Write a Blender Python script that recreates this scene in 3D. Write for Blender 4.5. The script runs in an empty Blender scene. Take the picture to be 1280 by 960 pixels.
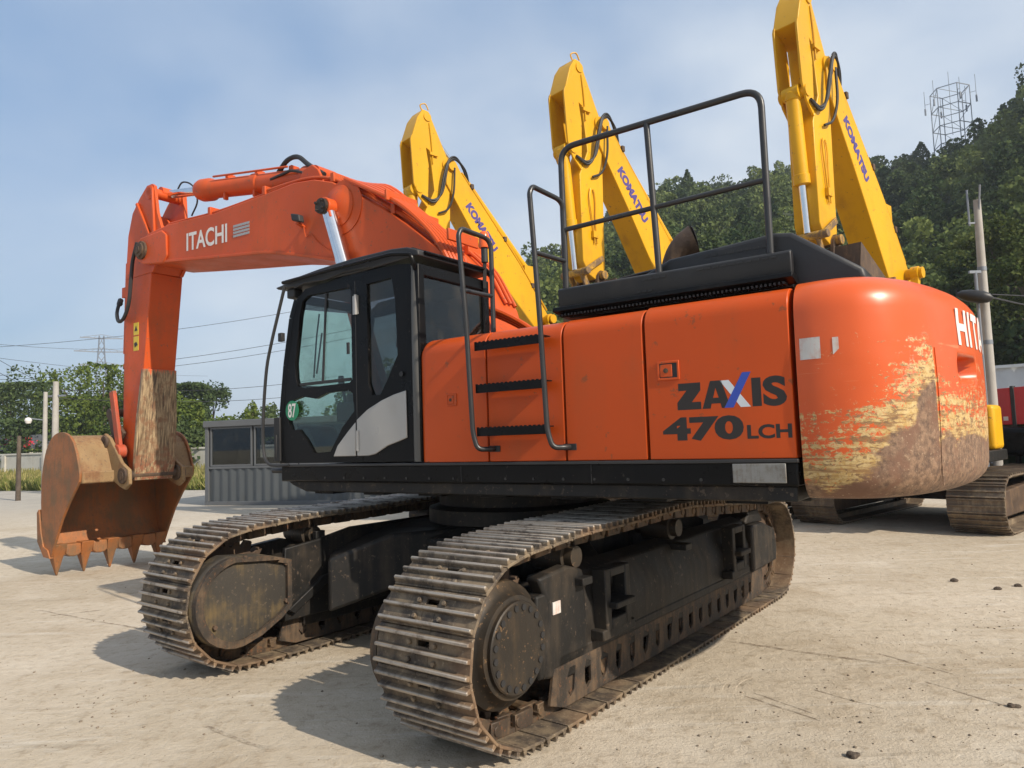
import bpy, bmesh, math, random
import numpy as np
from mathutils import Vector, Matrix
from mathutils.geometry import tessellate_polygon
rad = math.radians
random.seed(7)
RNG = np.random.default_rng(11)
scene = bpy.context.scene
col = scene.collection

# ------------------------------------------------------------------ camera
F_PX, PITCH, ROLL, CAM_H = 893.5, rad(4.37), rad(1.935), 1.754
fw = Vector((0, math.cos(PITCH), math.sin(PITCH)))
up0 = Vector((0, -math.sin(PITCH), math.cos(PITCH)))
rt0 = Vector((1, 0, 0))
cr, sr = math.cos(ROLL), math.sin(ROLL)
rt = rt0 * cr - up0 * sr
up = rt0 * sr + up0 * cr
cam_data = bpy.data.cameras.new('camera')
cam = bpy.data.objects.new('camera', cam_data)
col.objects.link(cam)
m = Matrix((rt, up, -fw)).transposed().to_4x4()
m.translation = Vector((0, 0, CAM_H))
cam.matrix_world = m
cam_data.sensor_width = 36
cam_data.lens = F_PX / 1280 * 36
cam_data.clip_start = 0.05
cam_data.clip_end = 3000
scene.camera = cam

# ------------------------------------------------------------------ light
SUN_AZ, SUN_EL = rad(-41.5), rad(35.5)      # direction towards the sun, angle from +X
sd = Vector((math.cos(SUN_EL) * math.cos(SUN_AZ), math.cos(SUN_EL) * math.sin(SUN_AZ), math.sin(SUN_EL)))
sun_data = bpy.data.lights.new('sun', 'SUN')
sun_data.energy = 4.3
sun_data.angle = rad(0.6)
sun_data.color = (1.0, 0.90, 0.76)
sun = bpy.data.objects.new('sun', sun_data)
col.objects.link(sun)
sun.rotation_euler = sd.to_track_quat('Z', 'Y').to_euler()
sun.location = (20, -20, 30)

world = bpy.data.worlds.new('World')
scene.world = world
world.use_nodes = True
wn, wl = world.node_tree.nodes, world.node_tree.links
wn.clear()
wo = wn.new('ShaderNodeOutputWorld'); bg = wn.new('ShaderNodeBackground')
sky = wn.new('ShaderNodeTexSky'); sky.sky_type = 'NISHITA'; sky.sun_disc = False
sky.sun_elevation = SUN_EL
sky.sun_rotation = math.pi / 2 - SUN_AZ     # measured clockwise from +Y
sky.air_density = 1.3; sky.dust_density = 2.2; sky.ozone_density = 1.6
tc = wn.new('ShaderNodeTexCoord')
sep = wn.new('ShaderNodeSeparateXYZ'); wl.new(tc.outputs['Generated'], sep.inputs[0])
def wmath(op, a, b=None, clamp=False):
    n = wn.new('ShaderNodeMath'); n.operation = op; n.use_clamp = clamp
    for i, v in enumerate((a, b)):
        if v is None: continue
        if isinstance(v, (int, float)): n.inputs[i].default_value = v
        else: wl.new(v, n.inputs[i])
    return n.outputs[0]
zz = wmath('ADD', wmath('MAXIMUM', sep.outputs[2], 0.0), 0.42)
cx = wmath('DIVIDE', sep.outputs[0], zz); cy = wmath('DIVIDE', sep.outputs[1], zz)
cmb = wn.new('ShaderNodeCombineXYZ'); wl.new(cx, cmb.inputs[0]); wl.new(cy, cmb.inputs[1])
nz = wn.new('ShaderNodeTexNoise'); nz.inputs['Scale'].default_value = 1.9; nz.inputs['Detail'].default_value = 7
nz.inputs['Roughness'].default_value = 0.45; nz.inputs['Distortion'].default_value = 0.15
mp = wn.new('ShaderNodeMapping'); mp.inputs['Location'].default_value = (3.4, 1.1, 0); mp.inputs['Scale'].default_value = (0.8, 0.95, 1)
wl.new(cmb.outputs[0], mp.inputs[0]); wl.new(mp.outputs[0], nz.inputs['Vector'])
cr_ = wn.new('ShaderNodeValToRGB'); wl.new(nz.outputs[0], cr_.inputs[0])
cr_.color_ramp.elements[0].position = 0.34; cr_.color_ramp.elements[1].position = 0.62
# clouds thin out towards the horizon; a little more of them to the right
side = wmath('ADD', wmath('MULTIPLY', sep.outputs[0], 0.75), 0.62, True)
lowf = wmath('MULTIPLY', sep.outputs[2], 3.6, True)
cov = wmath('MULTIPLY', cr_.outputs[0], wmath('ADD', wmath('MULTIPLY', lowf, 0.62), 0.38))
cov = wmath('MULTIPLY', cov, wmath('ADD', wmath('MULTIPLY', side, 0.62), 0.40), True)
nz2 = wn.new('ShaderNodeTexNoise'); nz2.inputs['Scale'].default_value = 2.6; nz2.inputs['Detail'].default_value = 5
wl.new(mp.outputs[0], nz2.inputs['Vector'])
ccol = wn.new('ShaderNodeValToRGB'); wl.new(nz2.outputs[0], ccol.inputs[0])
ccol.color_ramp.elements[0].position = 0.3; ccol.color_ramp.elements[0].color = (5.5, 6.1, 6.9, 1)
ccol.color_ramp.elements[1].position = 0.7; ccol.color_ramp.elements[1].color = (8.0, 8.3, 8.4, 1)
# a thin even veil of haze over the blue
veil = wn.new('ShaderNodeMix'); veil.data_type = 'RGBA'; veil.inputs[0].default_value = 0.60
wl.new(sky.outputs[0], veil.inputs[6]); veil.inputs[7].default_value = (2.9, 4.3, 6.6, 1)
mx = wn.new('ShaderNodeMix'); mx.data_type = 'RGBA'
wl.new(cov, mx.inputs[0]); wl.new(veil.outputs[2], mx.inputs[6]); wl.new(ccol.outputs[0], mx.inputs[7])
wl.new(mx.outputs[2], bg.inputs[0]); bg.inputs[1].default_value = 0.100
wl.new(bg.outputs[0], wo.inputs[0])
scene.view_settings.view_transform = 'Standard'
scene.view_settings.look = 'None'
scene.view_settings.exposure = 0.30
scene.view_settings.gamma = 1.0

# ------------------------------------------------------------------ materials
def new_mat(name):
    mt = bpy.data.materials.new(name); mt.use_nodes = True
    nt = mt.node_tree
    return mt, nt, nt.nodes['Principled BSDF']
class NT:
    def __init__(s, nt): s.nt = nt; s.n = nt.nodes; s.l = nt.links
    def set(s, sock, v):
        if hasattr(v, 'is_output'): s.l.new(v, sock)
        else: sock.default_value = v
    def math(s, op, a, b=0.0, c=None, clamp=False):
        n = s.n.new('ShaderNodeMath'); n.operation = op; n.use_clamp = clamp
        s.set(n.inputs[0], a); s.set(n.inputs[1], b)
        if c is not None: s.set(n.inputs[2], c)
        return n.outputs[0]
    def coord(s, kind='Object'):
        return s.n.new('ShaderNodeTexCoord').outputs[kind]
    def world(s):
        return s.n.new('ShaderNodeNewGeometry').outputs['Position']
    def map(s, v, scale=(1, 1, 1), loc=(0, 0, 0), rot=(0, 0, 0)):
        n = s.n.new('ShaderNodeMapping'); s.l.new(v, n.inputs[0])
        n.inputs['Scale'].default_value = scale; n.inputs['Location'].default_value = loc; n.inputs['Rotation'].default_value = rot
        return n.outputs[0]
    def noise(s, v, scale, detail=4, rough=.55, dist=0.0):
        n = s.n.new('ShaderNodeTexNoise'); s.l.new(v, n.inputs['Vector'])
        n.inputs['Scale'].default_value = scale; n.inputs['Detail'].default_value = detail
        n.inputs['Roughness'].default_value = rough; n.inputs['Distortion'].default_value = dist
        return n.outputs[0]
    def vor(s, v, scale, feat='F1'):
        n = s.n.new('ShaderNodeTexVoronoi'); n.feature = feat; s.l.new(v, n.inputs['Vector']); n.inputs['Scale'].default_value = scale
        return n.outputs[0]
    def ramp(s, v, lo, hi):
        n = s.n.new('ShaderNodeMapRange'); n.interpolation_type = 'SMOOTHSTEP'
        s.l.new(v, n.inputs[0]); s.set(n.inputs[1], lo); s.set(n.inputs[2], hi)
        return n.outputs[0]
    def lin(s, v, a, b, c, d):
        n = s.n.new('ShaderNodeMapRange'); s.l.new(v, n.inputs[0])
        for i, q in enumerate((a, b, c, d)): n.inputs[i + 1].default_value = q
        return n.outputs[0]
    def mix(s, f, a, b):
        n = s.n.new('ShaderNodeMix'); n.data_type = 'RGBA'
        s.set(n.inputs[0], f)
        s.set(n.inputs[6], a if hasattr(a, 'is_output') else (*a, 1)); s.set(n.inputs[7], b if hasattr(b, 'is_output') else (*b, 1))
        return n.outputs[2]
    def sep(s, v):
        n = s.n.new('ShaderNodeSeparateXYZ'); s.l.new(v, n.inputs[0]); return n.outputs
    def comb(s, x, y, z):
        n = s.n.new('ShaderNodeCombineXYZ')
        for i, q in enumerate((x, y, z)): s.set(n.inputs[i], q)
        return n.outputs[0]
    def bump(s, h, strength, dist, bsdf):
        n = s.n.new('ShaderNodeBump'); n.inputs['Strength'].default_value = strength; n.inputs['Distance'].default_value = dist
        s.l.new(h, n.inputs['Height']); s.l.new(n.outputs[0], bsdf.inputs['Normal'])

def worn(name, base, dirt, amount=.35, scale=2.5, rough=.45, metal=0.0, var=.12, bump=.1, spots=None, spot_amt=.3, coat=0.0, spec=.5):
    """paint or metal with broad tone drift, dirt patches, vertical streaks and fine chips"""
    mt, nt, b = new_mat(name); k = NT(nt)
    co = k.coord()
    big = k.noise(co, scale * .35, 3); mid = k.noise(co, scale, 6, .62)
    streak = k.noise(k.map(co, (9, 9, .8)), scale * .6, 4, .6)
    dk = tuple(c * (1 - var) for c in base); lt = tuple(min(1, c * (1 + var)) for c in base)
    c0 = k.mix(k.ramp(big, .35, .65), dk, lt)
    lo = .62 - amount * .35
    msk = k.ramp(k.math('ADD', k.math('MULTIPLY', mid, .65), k.math('MULTIPLY', streak, .35)), lo, lo + .22)
    msk = k.math('MULTIPLY', msk, min(1, amount * 1.6))
    c1 = k.mix(msk, c0, dirt)
    if spots:
        fine = k.noise(co, scale * 9, 5, .7)
        c1 = k.mix(k.math('MULTIPLY', k.ramp(fine, .66 - spot_amt * .2, .70 - spot_amt * .2), .85), c1, spots)
    k.l.new(c1, b.inputs['Base Color'])
    r = k.lin(mid, .3, .7, max(.05, rough - .1), min(1, rough + .15))
    k.l.new(r, b.inputs['Roughness']); b.inputs['Metallic'].default_value = metal; b.inputs['Specular IOR Level'].default_value = spec
    if coat: b.inputs['Coat Weight'].default_value = coat; b.inputs['Coat Roughness'].default_value = .2
    if bump: k.bump(k.math('ADD', k.noise(co, scale * 12, 5, .65), k.math('MULTIPLY', k.noise(co, 2.6, 2, .4), 5.0)), bump, .012, b)
    return mt
def flat(name, base, rough=.5, metal=0.0, emit=None):
    mt, nt, b = new_mat(name); k = NT(nt)
    nzz = k.noise(k.coord(), 14, 4)
    k.l.new(k.mix(nzz, tuple(c * .86 for c in base), tuple(min(1, c * 1.12) for c in base)), b.inputs['Base Color'])
    b.inputs['Roughness'].default_value = rough; b.inputs['Metallic'].default_value = metal
    return mt

M = {}
M['orange'] = worn('orange_paint', (.54, .074, .008), (.36, .075, .018), .34, 1.3, .40, 0, .10, .04, (.24, .07, .025), .10, spec=.28)
M['orange_arm'] = worn('orange_arm_paint', (.53, .078, .013), (.38, .085, .028), .45, 1.9, .44, 0, .10, .05, (.22, .09, .05), .22, spec=.3)
M['yellow'] = worn('yellow_paint', (.63, .335, .008), (.40, .20, .02), .36, 1.2, .40, 0, .09, .04, (.26, .14, .04), .16, spec=.3)
M['black'] = worn('black_paint', (.0055, .0055, .006), (.022, .019, .016), .25, 2.2, .30, 0, .2, .03, (.05, .042, .035), .04, 0, .14)
M['hood'] = worn('dark_grey_hood', (.020, .020, .0215), (.06, .05, .042), .25, 2.5, .42, 0, .15, .12, spec=.4)
M['frame_black'] = worn('undercarriage_paint', (.011, .0105, .010), (.050, .038, .027), .50, 2.6, .55, 0, .25, .18, (.085, .062, .045), .28, spec=.3)
M['track'] = worn('track_steel', (.145, .110, .078), (.34, .26, .165), .50, 3.5, .55, .25, .2, .22, (.20, .095, .045), .35)
def shoe_mat():
    mt, nt, b = new_mat('track_shoe_steel'); k = NT(nt); co = k.coord(); wp = k.world(); s = k.sep(co)
    mid = k.noise(wp, 7, 6, .65); big = k.noise(wp, 1.3, 3); fine = k.noise(wp, 45, 5, .7)
    c = k.mix(k.ramp(mid, .38, .66), (.058, .044, .033), (.20, .15, .095))
    c = k.mix(k.math('MULTIPLY', k.ramp(big, .45, .65), .6), c, (.20, .115, .060))
    c = k.mix(k.math('MULTIPLY', k.ramp(fine, .56, .68), .5), c, (.34, .27, .18))
    tip = k.math('MULTIPLY', k.ramp(s[2], .018, .030), k.ramp(mid, .30, .55))
    c = k.mix(k.math('MULTIPLY', tip, .75), c, (.46, .41, .35))
    k.l.new(c, b.inputs['Base Color']); k.l.new(k.math('MULTIPLY', tip, .6), b.inputs['Metallic']); k.l.new(k.lin(tip, 0, 1, .75, .42), b.inputs['Roughness'])
    k.bump(fine, .35, .01, b); return mt
M['shoe'] = shoe_mat()
M['chain'] = worn('track_link_steel', (.060, .043, .031), (.17, .11, .06), .55, 4.5, .6, .3, .2, .25, (.20, .085, .04), .4)
M['rust'] = worn('rusty_iron', (.075, .048, .032), (.17, .105, .058), .5, 4, .75, .1, .2, .3, (.06, .04, .03), .3)
M['hub'] = worn('greasy_drive_cover', (.034, .028, .022), (.085, .056, .030), .45, 3, .5, .3, .2, .15, (.20, .12, .06), .25)
M['silver'] = worn('silver_paint', (.40, .385, .36), (.30, .26, .20), .25, 2, .32, .35, .06, .03)
M['grey_tube'] = worn('dark_grey_tube', (.030, .030, .031), (.08, .065, .055), .2, 5, .36, .2, .1, .05)
M['guard'] = worn('muddy_guard_plate', (.032, .025, .019), (.13, .085, .050), .55, 5, .75, .1, .2, .3, (.12, .06, .03), .4)
M['muddy'] = worn('mud_stained_guard', (.034, .029, .023), (.17, .115, .045), .44, 3.4, .75, 0, .2, .25, (.10, .075, .05), .35)
M['rlink'] = worn('rusty_red_link', (.42, .070, .028), (.20, .09, .05), .55, 6, .6, 0, .15, .2)
M['ydirty'] = worn('muddy_yellow_steel', (.50, .27, .02), (.14, .09, .05), .75, 5, .6, 0, .15, .2, (.10, .06, .03), .5)
M['chrome'] = flat('chrome_rod', (.75, .75, .75), .14, 1.0)
M['rubber'] = flat('black_rubber', (.018, .018, .019), .6)
M['white'] = flat('white_letters', (.74, .70, .66), .5)
M['ink'] = flat('black_letters', (.018, .014, .012), .5)
M['blue'] = flat('blue_letters', (.03, .07, .40), .45)
M['navy'] = flat('navy_letters', (.07, .05, .22), .5)
M['green'] = flat('green_sticker', (.01, .22, .10), .4)
M['lblue'] = flat('pale_letters', (.62, .66, .70), .5)
M['beacon'] = flat('amber_lens', (.75, .12, .02), .25)
M['seat'] = flat('seat_fabric', (.03, .03, .032), .9)
M['warn'] = flat('warning_sticker', (.70, .50, .04), .5)
M['stickerw'] = worn('faded_sticker', (.55, .53, .50), (.48, .16, .08), .45, 9, .6, 0, .1, .1)
M['grey_plate'] = worn('galvanised_plate', (.20, .20, .19), (.13, .10, .07), .5, 14, .5, .3, .15, .25)
M['concrete_pole'] = worn('concrete_pole_surface', (.36, .34, .31), (.24, .22, .19), .35, 3, .85, 0, .1, .2)
M['wire'] = flat('wire_insulation', (.03, .03, .035), .6)
M['lattice'] = flat('grey_lattice_steel', (.20, .22, .25), .5, .3)
M['office_grey'] = worn('grey_cabin_paint', (.072, .080, .084), (.06, .06, .055), .25, 1.2, .5, 0, .06, .04)
M['office_trim'] = worn('grey_cabin_trim', (.105, .11, .115), (.08, .075, .07), .25, 2, .5, 0, .06, .04)
M['wall'] = worn('pale_wall_render', (.52, .50, .44), (.34, .31, .25), .4, .8, .85, 0, .06, .1)
M['fence'] = worn('white_sheet_metal', (.42, .45, .48), (.30, .29, .27), .3, .7, .5, 0, .05, .05)
M['gsheet'] = worn('green_sheet_metal', (.02, .07, .035), (.03, .045, .03), .4, 1.5, .5, 0, .2, .05)
M['red'] = worn('red_sheet', (.50, .025, .03), (.30, .03, .03), .25, 2, .5, 0, .1, .05)
M['bark'] = worn('tree_bark', (.10, .075, .055), (.05, .04, .03), .5, 3, .9, 0, .2, .4)
M['flower'] = flat('red_flowers', (.62, .02, .05), .6)
M['beton_far'] = worn('far_roof', (.10, .11, .13), (.08, .08, .09), .2, .5, .7)

def glass(name, tint, alpha, rough=.02):
    mt, nt, b = new_mat(name); k = NT(nt)
    nt.nodes.remove(b)
    tr = nt.nodes.new('ShaderNodeBsdfTransparent'); tr.inputs[0].default_value = (*tint, 1)
    gl = nt.nodes.new('ShaderNodeBsdfGlossy'); gl.inputs['Roughness'].default_value = rough; gl.inputs[0].default_value = (.9, .95, .95, 1)
    df = nt.nodes.new('ShaderNodeBsdfDiffuse'); df.inputs[0].default_value = (.12, .11, .09, 1)
    lw = nt.nodes.new('ShaderNodeLayerWeight'); lw.inputs[0].default_value = .5
    fz = k.math('ADD', k.math('MULTIPLY', k.math('POWER', lw.outputs['Facing'], 4.0), .6), .045)
    m1 = nt.nodes.new('ShaderNodeMixShader'); k.l.new(fz, m1.inputs[0]); k.l.new(tr.outputs[0], m1.inputs[1]); k.l.new(gl.outputs[0], m1.inputs[2])
    m2 = nt.nodes.new('ShaderNodeMixShader')
    dust = k.math('MULTIPLY', k.ramp(k.noise(k.coord(), 3.5, 5), .4, .75), alpha)
    k.l.new(dust, m2.inputs[0]); k.l.new(m1.outputs[0], m2.inputs[1]); k.l.new(df.outputs[0], m2.inputs[2])
    k.l.new(m2.outputs[0], nt.nodes['Material Output'].inputs[0])
    return mt
M['glass'] = glass('cab_glass', (.78, .86, .82), .10)
M['glass_dark'] = glass('tinted_cab_glass', (.38, .39, .40), .22)
M['glass_office'] = glass('office_glass', (.45, .48, .49), .12)

def scraped(name, upper, z_top, seedloc=(0, 0, 0), tone=(.36, .25, .14)):
    """paint worn through to bare dusty steel below a ragged height"""
    mt, nt, b = new_mat(name); k = NT(nt)
    co = k.coord(); s = k.sep(co)
    st = k.noise(k.map(co, (30, 30, .55), seedloc), 1.6, 6, .7)
    lowr = k.ramp(s[2], 1.95, 1.45)
    edge = k.math('ADD', s[2], k.math('MULTIPLY', k.math('SUBTRACT', st, .5), .55))
    msk = k.ramp(edge, z_top + .03, z_top - .03)
    tones = k.mix(k.ramp(st, .38, .62), (.12, .075, .04), tone)
    tones = k.mix(k.ramp(k.noise(co, 9, 5), .5, .7), tones, (.20, .10, .05))
    tones = k.mix(k.math('MULTIPLY', lowr, k.ramp(k.noise(co, 12, 6, .7), .42, .58)), tones, (.24, .09, .045))
    tones = k.mix(k.math('MULTIPLY', k.ramp(k.noise(k.map(co, (22, 22, .5), (3, 3, 3)), 1.5, 5), .60, .66), .8), tones, (.045, .03, .022))
    up_ = k.mix(k.ramp(k.noise(co, .8, 4), .35, .65), tuple(c * .9 for c in upper), upper)
    k.l.new(k.mix(msk, up_, tones), b.inputs['Base Color']); b.inputs['Roughness'].default_value = .55
    k.bump(k.noise(k.map(co, (12, 12, 1)), 2, 5), .25, .01, b)
    return mt
M['arm_scraped'] = scraped('scraped_arm_plate', (.62, .097, .024), 2.92, tone=(.40, .29, .165))
M['bucket'] = worn('bucket_steel', (.31, .110, .032), (.19, .105, .050), .62, 3.4, .62, .1, .15, .3, (.16, .085, .045), .3)
M['bucket_back'] = worn('bucket_dusty_shell', (.27, .175, .082), (.19, .085, .038), .52, 3.2, .72, .05, .15, .35, (.13, .08, .05), .35)

def cw_material():
    mt, nt, b = new_mat('scraped_counterweight_paint'); k = NT(nt)
    co = k.coord(); s = k.sep(co)
    phi = k.math('MULTIPLY', k.math('ARCTAN2', s[1], k.math('MULTIPLY', s[0], -1.0)), 57.2958)     # 27 at the seam, 17 at the crease, 0 at the middle
    sc = k.comb(k.math('MULTIPLY', phi, .055), 0.0, k.math('MULTIPLY', s[2], 7.0))
    streak = k.noise(sc, 1.7, 8, .70, .6)
    blob = k.noise(co, 3.2, 6, .65)
    fine = k.noise(co, 26, 6, .75)
    # brown bare casting below, edge climbs towards the crease then drops
    thr_l = k.lin(phi, 26.0, 18.0, 1.46, 2.03)
    past = k.ramp(phi, 17.55, 17.35)
    thr = k.math('ADD', k.math('MULTIPLY', thr_l, k.math('SUBTRACT', 1.0, past)), k.math('MULTIPLY', 1.69, past))
    wob = k.math('ADD', k.math('MULTIPLY', k.math('SUBTRACT', blob, .5), .55), k.math('MULTIPLY', k.math('SUBTRACT', streak, .5), .38))
    zed = k.math('ADD', s[2], wob)
    brown = k.ramp(zed, k.math('ADD', thr, .035), k.math('SUBTRACT', thr, .03))
    # yellow primer showing through above the brown, fading out upwards
    rel = k.math('SUBTRACT', s[2], thr)
    patch = k.noise(k.map(co, (1, 1, 1.6)), 22, 8, .78, .8)
    lvl = k.lin(rel, .0, .42, .425, .56)
    ysk = k.math('ADD', k.math('ADD', k.math('MULTIPLY', streak, .32), k.math('MULTIPLY', patch, .46)), k.math('MULTIPLY', fine, .22))
    yel = k.ramp(ysk, lvl, k.math('ADD', lvl, .03))
    topcut = k.ramp(s[2], 2.32, 2.20)
    yel = k.math('MULTIPLY', yel, topcut)
    org = k.mix(k.ramp(k.noise(co, 1.1, 4), .35, .65), (.57, .080, .010), (.62, .095, .014))
    # long pale scratches
    scr = k.ramp(k.noise(k.comb(k.math('MULTIPLY', phi, .12), 3.0, k.math('MULTIPLY', s[2], 30.0)), 1.2, 4, .6), .67, .70)
    scr = k.math('MULTIPLY', scr, k.ramp(s[2], 2.45, 2.2))
    org = k.mix(k.math('MULTIPLY', scr, .45), org, (.70, .30, .14))
    ycol = k.mix(k.ramp(fine, .35, .65), (.43, .26, .075), (.58, .43, .20))
    ycol = k.mix(k.ramp(k.noise(sc, 3.5, 6, .7), .50, .58), ycol, (.26, .14, .05))
    ycol = k.mix(k.math('MULTIPLY', k.ramp(k.noise(k.map(co, (1, 1, 2.2), (4, 2, 1)), 16, 7, .75, .6), .52, .58), .85), ycol, (.17, .09, .04))
    bcol = k.mix(k.ramp(fine, .36, .64), (.105, .060, .038), (.27, .165, .10))
    bcol = k.mix(k.ramp(blob, .5, .62), bcol, (.17, .085, .05))
    bcol = k.mix(k.math('MULTIPLY', k.ramp(k.noise(co, 60, 3), .62, .70), .6), bcol, (.42, .31, .20))
    c = k.mix(yel, org, ycol); c = k.mix(brown, c, bcol)
    k.l.new(c, b.inputs['Base Color'])
    wear = k.math('MAXIMUM', yel, brown)
    k.l.new(k.lin(wear, 0, 1, .34, .62), b.inputs['Roughness'])
    b.inputs['Coat Weight'].default_value = 0.0
    h = k.math('ADD', k.math('MULTIPLY', k.math('MULTIPLY', fine, wear), .35), k.math('MULTIPLY', k.noise(co, 2.2, 2), 1.4))
    k.bump(h, .35, .03, b)
    return mt
M['cw'] = cw_material()

def gpt(px, py):
    r = fw + rt * ((px - 640) / F_PX) - up * ((py - 480) / F_PX)
    return Vector((r.x, r.y)) * (-CAM_H / r.z)
def ground_mat():
    mt, nt, b = new_mat('dusty_concrete'); k = NT(nt)
    p = k.world()
    big = k.noise(p, .16, 5, .6); mid = k.noise(p, .9, 7, .62); fine = k.noise(p, 9, 8, .72); grit = k.noise(p, 60, 4, .7)
    c = k.mix(k.ramp(big, .35, .65), (.455, .385, .290), (.56, .485, .385))
    c = k.mix(k.math('MULTIPLY', k.ramp(mid, .48, .68), .60), c, (.37, .295, .205))
    c = k.mix(k.math('MULTIPLY', k.ramp(mid, .44, .30), .6), c, (.60, .53, .43))
    c = k.mix(k.math('MULTIPLY', k.ramp(fine, .50, .68), .55), c, (.27, .205, .135))
    c = k.mix(k.math('MULTIPLY', k.ramp(fine, .46, .30), .45), c, (.60, .54, .45))
    c = k.mix(k.math('MULTIPLY', k.ramp(grit, .57, .70), .5), c, (.19, .145, .10))
    # stretched smears left by tyres and dragged tracks
    sm = k.noise(k.map(p, (.35, 3.6, 1), rot=(0, 0, rad(-38))), 1.7, 7, .7, .6)
    c = k.mix(k.math('MULTIPLY', k.ramp(sm, .55, .66), .5), c, (.60, .55, .47))
    sm2 = k.noise(k.map(p, (.45, 5.0, 1), loc=(5, 2, 0), rot=(0, 0, rad(14))), 1.3, 7, .7, .6)
    c = k.mix(k.math('MULTIPLY', k.ramp(sm2, .58, .68), .35), c, (.26, .21, .15))
    # turning marks of a crawler: short ribs on an arc, and long scrape lines
    s = k.sep(p); ragged = k.ramp(fine, .40, .56)
    def scrape(x0, y0, ang, L, w, rows=1):
        ca, sa = math.cos(ang), math.sin(ang)
        dx = k.math('SUBTRACT', s[0], x0); dy = k.math('SUBTRACT', s[1], y0)
        u = k.math('ADD', k.math('MULTIPLY', dx, ca), k.math('MULTIPLY', dy, sa)); v = k.math('SUBTRACT', k.math('MULTIPLY', dy, ca), k.math('MULTIPLY', dx, sa))
        v = k.math('ADD', v, k.math('MULTIPLY', k.math('SUBTRACT', mid, .5), .12))
        return k.math('MULTIPLY', k.ramp(k.math('ABSOLUTE', v), w, w * .4), k.ramp(k.math('ABSOLUTE', u), L, L * .75)), u, v
    marks = None
    for (px, py, qx, qy, w) in ((925, 868, 1030, 902, .012), (935, 864, 1020, 893, .010), (1010, 860, 1110, 888, .010), (1150, 850, 1262, 885, .020), (900, 800, 1110, 830, .03), (1090, 815, 1200, 845, .02), (30, 760, 200, 790, .02), (60, 770, 130, 762, .03), (250, 905, 330, 935, .02)):
        P_, Q_ = gpt(px, py), gpt(qx, qy); d_ = Q_ - P_; m_ = (P_ + Q_) / 2
        k_, u, v = scrape(m_.x, m_.y, math.atan2(d_.y, d_.x), d_.length / 2, w)
        marks = k_ if marks is None else k.math('MAXIMUM', marks, k_)
    c = k.mix(k.math('MULTIPLY', k.math('MULTIPLY', marks, ragged), .8), c, (.20, .155, .11))
    G_ = gpt(1010, 870); dx = k.math('SUBTRACT', s[0], G_.x); dy = k.math('SUBTRACT', s[1], G_.y)
    rr = k.math('SQRT', k.math('ADD', k.math('MULTIPLY', dx, dx), k.math('MULTIPLY', dy, dy)))
    an = k.math('ARCTAN2', dy, dx)
    band = k.math('MULTIPLY', k.math('MULTIPLY', k.ramp(rr, .35, .45), k.ramp(rr, .85, .70)), k.ramp(k.math('ABSOLUTE', k.math('SUBTRACT', an, 2.3)), .9, .5))
    ribs = k.ramp(k.math('SINE', k.math('MULTIPLY', rr, 75.0)), .0, .7)
    arc = k.math('MULTIPLY', band, k.math('MULTIPLY', ribs, ragged))
    arc = k.math('MULTIPLY', arc, k.ramp(mid, .45, .6))
    c = k.mix(k.math('MULTIPLY', arc, .45), c, (.24, .19, .13))
    # further away the yard is bare grey concrete
    yy = k.sep(p)[1]
    far = k.ramp(k.math('ADD', yy, k.math('MULTIPLY', big, 12)), 20.0, 34.0)
    grey = k.mix(k.ramp(mid, .35, .7), (.31, .29, .26), (.40, .375, .33))
    c = k.mix(k.math('MULTIPLY', far, .85), c, grey)
    k.l.new(c, b.inputs['Base Color']); b.inputs['Roughness'].default_value = .93
    b.inputs['Specular IOR Level'].default_value = .2
    h = k.math('ADD', k.math('ADD', k.math('MULTIPLY', fine, .6), k.math('MULTIPLY', grit, .18)), k.math('MULTIPLY', mid, 1.0))
    h = k.math('SUBTRACT', h, k.math('MULTIPLY', k.math('MAXIMUM', marks, arc), .2))
    k.bump(h, .85, .04, b)
    return mt
M['ground'] = ground_mat()
def leaf_mat(name, a, bcol, attr=True, trans=.25):
    mt, nt, b = new_mat(name); k = NT(nt)
    at = nt.nodes.new('ShaderNodeAttribute'); at.attribute_name = 'tone'
    c = k.mix(at.outputs['Fac'], a, bcol)
    k.l.new(c, b.inputs['Base Color']); b.inputs['Roughness'].default_value = .85; b.inputs['Specular IOR Level'].default_value = .15
    tl = nt.nodes.new('ShaderNodeBsdfTranslucent'); k.l.new(c, tl.inputs[0])
    ms = nt.nodes.new('ShaderNodeMixShader'); ms.inputs[0].default_value = trans
    k.l.new(b.outputs[0], ms.inputs[1]); k.l.new(tl.outputs[0], ms.inputs[2]); k.l.new(ms.outputs[0], nt.nodes['Material Output'].inputs[0])
    return mt
M['leaf_hill'] = leaf_mat('hill_leaves', (.036, .064, .024), (.19, .23, .070))
M['leaf_left'] = leaf_mat('yard_tree_leaves', (.055, .095, .022), (.22, .27, .055), trans=.35)
M['leaf_dark'] = leaf_mat('dark_tree_leaves', (.040, .072, .030), (.13, .17, .060), trans=.3)
M['leaf_right'] = leaf_mat('olive_leaves', (.050, .075, .016), (.16, .17, .045))
M['grass'] = leaf_mat('dry_grass', (.13, .16, .035), (.46, .38, .16))
M['hillsoil'] = worn('hill_undergrowth', (.035, .05, .018), (.07, .075, .03), .5, .3, .95, 0, .3, .3)

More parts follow.
